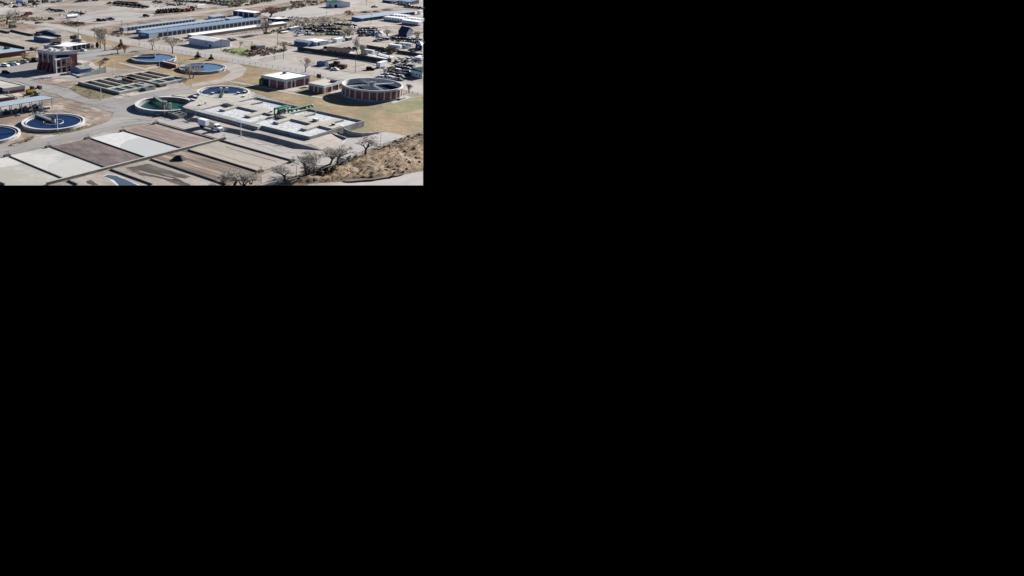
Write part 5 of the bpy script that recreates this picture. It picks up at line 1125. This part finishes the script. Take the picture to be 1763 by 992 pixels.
# long dark row of scrap units and tractors
def scrap(name, label, cat, x, y, ang, l, w_, h, m, group, cab=True):
    p = P(x, y); t = T(name, label, cat, p, group)
    part('body', MB().box(p, ang, l, w_, .5, h * .65), M[m], t)
    d = Vector((math.cos(ang), math.sin(ang), 0)); n = Vector((-d.y, d.x, 0))
    if cab: part('cab', MB().box(p - d * l * .2, ang, l * .35, w_ * .8, h * .65 + .003, h), M['black'], t)
    for sx in (-.32, .32):
        for sy in (-.5, .5): c = p + d * l * sx + n * w_ * sy; part('wheel', MB().tube(c - n * .15 + Vector((0, 0, .55)), c + n * .15 + Vector((0, 0, .55)), .55, n=8), M['tyre'], t)
for i in range(8): x, y = lerp((201, 8.5), (250, 13.5), i / 7); scrap('scrap_trailer', f'dark scrap trailer, {ORD[i]} from the left in the long dark row at the top', 'trailer', x, y, HU + .1, 9, 2.6, 3.4, ['black', 'rust', 'darksteel'][i % 3], 'scrap trailers in the long dark row', cab=i % 3 != 1)
for i in range(5): x, y = lerp((206, 5.2), (232, 7), i / 4); scrap('scrap_trailer', f'dark scrap trailer, {ORD[i]} from the left in the shorter back row at the top', 'trailer', x, y, HU + .1, 8, 2.6, 3, ['darksteel', 'rust'][i % 2], 'scrap trailers in the long dark row', cab=False)
for i in range(20):
    red = i >= 13; x, y = lerp((271, 22.5), (334, 18), i / 19)
    scrap('farm_tractor', f'{"red" if red else "black"} tractor, {ORD[i if not red else i - 13]} {"red" if red else "black"} one from the left in the machinery row', 'tractor', x, y + .6 * (i % 3), HV + .5 * (i % 2), 3.6, 2, 2.6, 'red' if red else 'black', 'row of farm machinery')
for i in range(8): x, y = lerp((273, 20.0), (305, 17.5), i / 7); scrap('farm_tractor', f'black tractor, {ORD[i]} from the left in the back line of the machinery row', 'tractor', x, y, HV - .3, 3.4, 2, 2.4, 'black', 'row of farm machinery')
# trailers, campers
def boxtrailer(name, label, cat, x, y, ang, l, w_, z0, z1, m='whitemetal', group=None, win=False, hitch=True):
    p = P(x, y); t = T(name, label, cat, p, group); d = Vector((math.cos(ang), math.sin(ang), 0)); n = Vector((-d.y, d.x, 0))
    part('body', MB().box(p, ang, l, w_, z0, z1), M[m], t); part('roof', MB().box(p, ang, l * .995, w_ * .96, z1 + .003, z1 + .08), M['whiteroof'], t)
    for sx in (-.3, -.15):
        for sy in (-.46, .46): c = p + d * l * sx + n * w_ * sy; part('wheel', MB().tube(c - n * .12 + Vector((0, 0, .45)), c + n * .12 + Vector((0, 0, .45)), .45, n=8), M['tyre'], t)
    if hitch: part('hitch', MB().box(p + d * (l / 2 + .6), ang, 1.2, .25, .5, .7), M['darksteel'], t)
    if win:
        for s_ in (-.2, .2): part('window', MB().box(p + d * l * s_ - n * w_ * .5, ang, l * .14, .08, z0 + 1.0, z0 + 1.6), M['glass'], t)
    return t
boxtrailer('box_trailer', 'long white box trailer by the dirt road at the top centre', 'trailer', 345.5, 15.2, HV, 12, 2.6, 1.1, 4.0)
boxtrailer('box_trailer', 'white box trailer parked by the street behind the black SUV', 'trailer', 657.5, 116, HV, 8.5, 2.6, .6, 3.4)
boxtrailer('camper_trailer', 'white camper beside the tall pale bare tree', 'camper', 634, 93.5, HU, 8, 2.5, .6, 3.0, win=True)
boxtrailer('camper_trailer', 'blue white camper between the angled car row and the board fence', 'camper', 698, 81.2, HU, 9.5, 2.5, .6, 3.0, 'greywall', win=True)
boxtrailer('camper_trailer', 'large white flat roofed trailer right of the navy pickup', 'camper', 680, 83.5, HU, 9, 3, .6, 2.6)
boxtrailer('camper_trailer', 'small white trailer right of the narrow sheds at the right edge', 'camper', 720, 104.5, HU, 4.5, 2.2, .6, 2.2)
boxtrailer('box_trailer', 'white trailer at the top left edge of the photo', 'trailer', 104, 2.5, HU, 11, 2.6, .9, 3.6)
boxtrailer('box_trailer', 'pale blue trailer at the top left edge of the photo', 'trailer', 40, 4.5, HV, 12, 2.6, .9, 3.4, 'greywall')
boxtrailer('shipping_container', 'greenish blue long container behind the hedge, left one', 'container', 505, 52.5, HV, 11, 2.5, .05, 2.6, 'bluewall', hitch=False); boxtrailer('flat_trailer', 'pale flat trailer left of the greenish container', 'trailer', 491, 57.0, HV, 9, 2.4, .8, 1.2, 'paleroof'); boxtrailer('flat_trailer', 'pale flat trailer in front of the dark wrecks, with nothing on it', 'trailer', 523, 56.5, HV, 9, 2.4, .8, 1.6, 'paleroof')
boxtrailer('shipping_container', 'grey shed sized container right of the joined grey block', 'container', 582, 72.3, HV, 9, 3.5, .05, 2.6, 'greywall', hitch=False)
boxtrailer('shipping_container', 'dark blue container left of the white roofed shed in the salvage yard', 'container', 600, 70, HV, 5.5, 2.5, .05, 2.4, 'darkblue', hitch=False)
gw = 'white box trailers beside the long blue storage building'
for r_, (a, b, n_) in enumerate((((666, 34.5), (694, 38), 7), ((697, 40.5), (722, 43.8), 7), ((680, 30.8), (701, 32.8), 5), ((707, 36.5), (724, 38.8), 4))):
    for i in range(n_):
        x, y = lerp(a, b, i / (n_ - 1)); boxtrailer('box_trailer', f'white box trailer, {ORD[i]} from the left in the {["left front", "right front", "left back", "right back"][r_]} trailer row', 'trailer', x, y, HV, 7.5, 2.3, .8, 3.2, 'whitemetal', gw)
boxtrailer('box_trailer', 'white trailer at the right edge above the other white trailers', 'trailer', 723, 24.5, HV, 6, 2.5, .8, 3.2)
# tank trailer
p = P(124, 31.3); t = T('tank_trailer', 'white cylindrical tank trailer in the far vacant lot', 'trailer', p); d = VV
part('tank', MB().tube(p - d * 5.5 + Vector((0, 0, 2)), p + d * 5.5 + Vector((0, 0, 2)), 1.35, n=18), M['whitemetal'], t); part('chassis', MB().box(p, HV, 12, 1.6, .5, .8), M['darksteel'], t)
for sx in (-4.5, -3.2, 3.5):
    for sy in (-.9, .9): c = p + d * sx + UV * sy; part('wheel', MB().tube(c - UV * .15 + Vector((0, 0, .5)), c + UV * .15 + Vector((0, 0, .5)), .5, n=10), M['tyre'], t)
# delivery truck on the drive
p = P(362, 222.5, 0); t = T('flatbed_truck', 'white cabbed truck with a white box on the back of its flatbed', 'truck', p); d, n = UV, VV
part('chassis', MB().box(p, HU, 12.4, 1.0, .6, .9), M['darksteel'], t); part('flatbed', MB().box(p - d * 1.6, HU, 8.6, 2.4, .95, 1.2), M['darksteel'], t)
part('cargo_box', MB().box(p - d * 4.0, HU, 4.6, 2.4, 1.25, 3.7), M['whitemetal'], t)
part('cab', MB().box(p + d * 3.9, HU, 1.9, 2.3, .8, 2.9), PAINT['white'], t)
part('hood', MB().box(p + d * 5.7, HU, 1.7, 2.0, .7, 1.75), PAINT['white'], t)
part('windshield', MB().box(p + d * 4.88, HU, .08, 2.0, 1.9, 2.7), M['glass'], t)
part('side_window', MB().box(p + d * 4.0 - n * 1.16, HU, 1.1, .06, 1.9, 2.6), M['glass'], t)
part('grille', MB().box(p + d * 6.58, HU, .06, 1.3, .9, 1.5), M['darksteel'], t); part('bumper', MB().box(p + d * 6.75, HU, .25, 2.3, .45, .75), M['steel'], t)
part('fuel_tank', MB().tube(p + d * 1.6 - n * 1.0 + Vector((0, 0, .7)), p + d * 2.8 - n * 1.0 + Vector((0, 0, .7)), .35, n=10), M['steel'], t)
for sx in (-4.8, -3.6, 5.4):
    for sy in (-.98, .98): c = p + d * sx + n * sy; part('wheel', MB().tube(c - n * .16 + Vector((0, 0, .5)), c + n * .16 + Vector((0, 0, .5)), .5, n=14), M['tyre'], t)
# yellow loader
p = P(54, 162.5); t = T('wheel_loader', 'yellow and black wheel loader parked by the flat brick building', 'loader', p)
part('body', MB().box(p - VV * .6, HV, 4.0, 2.2, 1.0, 2.6), M['yellow'], t); part('cab', MB().box(p + VV * .6, HV, 1.6, 1.8, 2.6, 4.0), M['black'], t); part('arm', MB().tube(p + VV * 1.6 + Vector((0, 0, 2.2)), p + VV * 4.6 + Vector((0, 0, 3.0)), .35, n=6), M['black'], t); part('bucket', MB().box(p + VV * 5.0, HV, 1.4, 2.8, 2.0, 3.6), M['rust'], t)
for sx in (-1.5, 1.5):
    for sy in (-1.1, 1.1): c = p + VV * sx + UV * sy; part('wheel', MB().tube(c - UV * .3 + Vector((0, 0, .85)), c + UV * .3 + Vector((0, 0, .85)), .85, n=14), M['tyre'], t)
# dumpster, junk truck
p = P(555, 112.8); t = T('dumpster', 'blue metal dumpster in the dirt lot across the street', 'dumpster', p); part('bin', MB().wall([p + UV * a * 3 + VV * b * 1.6 for a, b in ((-1, -1), (1, -1), (1, 1), (-1, 1))], .15, .15, 2.3, closed=True), M['bluewall'], t); part('load', MB().box(p, HU, 5.7, 2.9, .15, 1.6), M['darkblue'], t)
t = scrap('junk_truck', 'black broken truck with a raised load in the dirt lot across the street', 'truck', 584, 117, HU, 9.5, 2.8, 3.8, 'rust', None)
scrap('junk_trailer', 'low dark trailer left of the black broken truck', 'trailer', 572.5, 114, HU, 4.5, 2.2, 2.0, 'darksteel', None, cab=False)
vehicle('pickup', 577, 121, HU, 'white', 'white flat pickup in front of the black broken truck', None, True)
# mounds
for x, y, w_, h_, l_ in ((632, 21.5, 13, 1.6, 'left'), (648, 20.5, 12, 1.4, 'middle'), (668, 17.5, 14, 1.4, 'right')):
    p = P(x, y); mb = MB(); nn = 20; vs = [(p.x, p.y, h_)]
    for r_, z_ in ((.4, .8), (.75, .4), (1, 0)):
        for i in range(nn): a = 6.283 * i / nn; q = 1 + .3 * noise.noise(Vector((math.cos(a) * 2, math.sin(a) * 2, x))); vs.append((p.x + w_ / 2 * r_ * q * math.cos(a), p.y + 5 * r_ * q * math.sin(a), z_ * h_))
    fs = [(0, 1 + i, 1 + (i + 1) % nn) for i in range(nn)] + [(1 + k * nn + i, 1 + (k + 1) * nn + i, 1 + (k + 1) * nn + (i + 1) % nn, 1 + k * nn + (i + 1) % nn) for k in range(2) for i in range(nn)]
    one('dirt_mound', mb.add(vs, fs), M['bankdark'], f'reddish dirt mound behind the long blue storage building, {l_} of three', 'mound', p, 'reddish dirt mounds')
# ================================================================== POLES
def pole(x, yb, yt, label, kind='utility', group='utility poles'):
    p = P(x, yb); h = (yb - yt) / (ppm(p) * cp)
    if kind == 'utility':
        t = T('utility_pole', label, 'utility pole', p, group); part('shaft', MB().tube(p, p + Vector((0, 0, h)), .17, .11, n=8), M['wood'], t)
        part('crossarm', MB().box(p, HU, 2.2, .14, h - .8, h - .62), M['wood'], t)
    else:
        t = T('light_pole', label, 'light pole', p, 'light poles'); part('shaft', MB().tube(p, p + Vector((0, 0, h)), .13, .08, n=8), M['whitemetal'], t)
        part('lamp_arm', MB().tube(p + Vector((0, 0, h)), p + Vector((-1.3, -.3, h + .1)), .06, n=6), M['whitemetal'], t); part('lamp_head', MB().box(p + Vector((-1.5, -.35, 0)), R(13), .8, .35, h, h + .16), M['steel'], t)
        part('footing', MB().tube(p, p + Vector((0, 0, .45)), .35, n=12), M['concrete'], t)
for x, yb, yt, l_ in ((27, 29.5, 11, 'at the upper left behind the far street'), (32.5, 27, 18, 'short one right of the upper left pole'), (117, 39.5, 30, 'left of two by the street bend at upper left'), (134.5, 43.5, 32.5, 'right of two by the street bend at upper left'), (135.5, 60, 49.5, 'between the garage and the street'),
                     (163, 66, 46, 'behind the pair of tall bare trees'), (181, 88, 61, 'beside the right tall bare tree'), (209.5, 62, 36, 'left of two at the left end of the storage rows'), (220.5, 61, 41, 'right of two at the left end of the storage rows'), (239.5, 78.5, 57, 'at the near corner of the front storage row'), (288.5, 68, 50, 'in front of the storage doors, left of the white warehouse'), (253, 30, 24, 'short one by the far dirt road'),
                     (380.5, 88, 67.5, 'at the right end wall of the white warehouse'), (433.5, 79, 71.5, 'short one in the gravel yard'), (473, 103.5, 79, 'left of two beside the street by the scrub hedge'), (488, 100.5, 80, 'right of two beside the street by the scrub hedge'), (611.5, 125.5, 93, 'tall one by the street in front of the dirt lot'), (648, 118, 91, 'at the left end of the white box trailer'), (670, 108.5, 91, 'at the right end of the narrow sheds'), (630.5, 10.5, 0, 'tallest one at the top edge beside the light blue car'), (638.5, 41, 24, 'in front of the long blue storage building'), (562, 28, 20, 'in the pale yard below the white barn'), (477.5, 80, 52, 'thin one behind the gravel yard')):
    pole(x, yb, yt, 'wooden utility pole ' + l_)
for x, yb, yt, l_ in ((174, 172, 150.5, 'beside the left half of the rectangular basins'), (196.5, 128, 92, 'on the dry grass behind the rectangular basins'), (274.5, 118, 105, 'left of the low dark pump house'), (283.5, 199, 181, 'between the green tank and the concrete box'), (414.8, 234.6, 208, 'on the gravel drive below the aeration basin'), (427.5, 188, 161.5, 'left of two on the basin deck'), (440.5, 180, 166, 'right of two on the basin deck'), (530.2, 213, 193, 'in the right half of the basin near the green pipe'), (543, 205, 185, 'beyond the pale concrete box in the basin'), (655, 253, 230.5, 'beside the concrete drive at the right'), (510, 304, 284, 'between the lone bare tree and the bottom brush'), (99.5, 228, 194, 'in front of the near left round tank'), (267, 168, 152, 'behind the green tank'), (610, 21, 14, 'short one by the upper right mounds')):
    pole(x, yb, yt, 'slim light pole ' + l_, 'light')
p = P(642.5, 306); t = T('traffic_barrel', 'small orange marker at the foot of the brown hillside', 'marker', p); part('base', MB().tube(p, p + Vector((0, 0, .15)), .5, n=12), M['tyre'], t); part('cone', MB().tube(p + Vector((0, 0, .15)), p + Vector((0, 0, 1.3)), .38, .18, n=12), M['orange'], t)
for x, y, l_ in ((321, 209, 'left'), (326, 211, 'right')):
    p = P(x, y); t = T('pipe_stand', f'grey pipe stand behind the white box truck, {l_} of two', 'pipe', p); part('riser', MB().tube(p, p + Vector((0, 0, 2.0)), .12), M['steel'], t); part('cross_pipe', MB().box(p, HU, 2.4, .3, .5, .8), M['darksteel'], t)
p = P(272, 200.5); t = T('valve_stand', 'small dark valve set left of the concrete box by the green tank', 'valve', p); part('body', MB().box(p, HV, 2.4, 1.2, 0, .9), M['darksteel'], t); part('stem', MB().tube(p, p + Vector((0, 0, 1.6)), .1), M['darksteel'], t)

# tyre tracks worn into the open yards
rt = random.Random(3)
for (x0, x1, y0, y1, n_) in ((100, 330, 12, 40, 9), (-10, 60, 54, 80, 4), (400, 520, 62, 82, 8), (520, 640, 100, 124, 7), (610, 720, 62, 95, 7), (445, 590, 10, 30, 6), (60, 190, 166, 215, 8), (200, 330, 196, 214, 6), (400, 520, 240, 276, 7), (560, 690, 234, 255, 5), (330, 420, 132, 148, 5), (100, 230, 160, 186, 6), (40, 130, 128, 156, 5)):
    for k in range(n_):
        xa, ya = rt.uniform(x0, x1), rt.uniform(y0, y1); L_ = (x1 - x0) * rt.uniform(.2, .5); sl_ = rt.choice((-.2, .24, .05)) * rt.uniform(.6, 1.2) * (1 if ya > 100 else .6); bend = rt.uniform(-2, 2)
        pts = [(min(xa + L_ * t, 727), ya + L_ * t * sl_ + bend * math.sin(3 * t)) for t in (0, .25, .5, .75, 1)]
        sheet('tyre_track', band(pts, [.28 + .002 * ya] * 5), M['tracks' if k % 2 else 'dirt_track'], 12 + (k % 4) * .3 + .1, .15)
# small unsorted scrap between the salvage vehicles
def debris(name, pix, n, mats):
    mb = MB(); xs_, ys_ = [p[0] for p in pix], [p[1] for p in pix]
    for k in range(n):
        x, y = rt.uniform(min(xs_), max(xs_)), rt.uniform(min(ys_), max(ys_)); p = P(x, y); l = rt.uniform(.3, 1.6)
        mb.box(p, rt.uniform(0, 3.1), l, l * rt.uniform(.3, .9), 0, rt.uniform(.15, .9), rt.randrange(len(mats)))
    o = bpy.data.objects.new(name, mb.mesh(name, [M[m] for m in mats])); COL.objects.link(o); o['kind'] = 'stuff'
DM = ['rust', 'darksteel', 'whitemetal', 'bluewall', 'wood', 'steel']
debris('scrap_debris', [(505, 46), (612, 61)], 260, DM); debris('scrap_debris', [(616, 50), (656, 64)], 120, DM); debris('scrap_debris', [(655, 116), (707, 136)], 170, DM)
debris('scrap_debris', [(674, 65), (726, 76)], 120, DM); debris('scrap_debris', [(262, 2), (330, 13)], 110, DM); debris('scrap_debris', [(0, 3), (70, 13)], 120, DM); debris('scrap_debris', [(690, 100), (726, 110)], 60, DM)
debris('yard_debris', [(100, 18), (150, 28)], 40, DM); debris('yard_debris', [(455, 29), (505, 38)], 60, DM); debris('yard_debris', [(628, 84), (700, 94)], 50, DM); debris('yard_debris', [(5, 190), (80, 200)], 60, ['steel', 'darksteel', 'bluewall'])
for m_ in bpy.data.meshes:
    if m_.name.startswith(('dirt_mound', 'sludge_pile', 'hillside')): m_.shade_smooth()
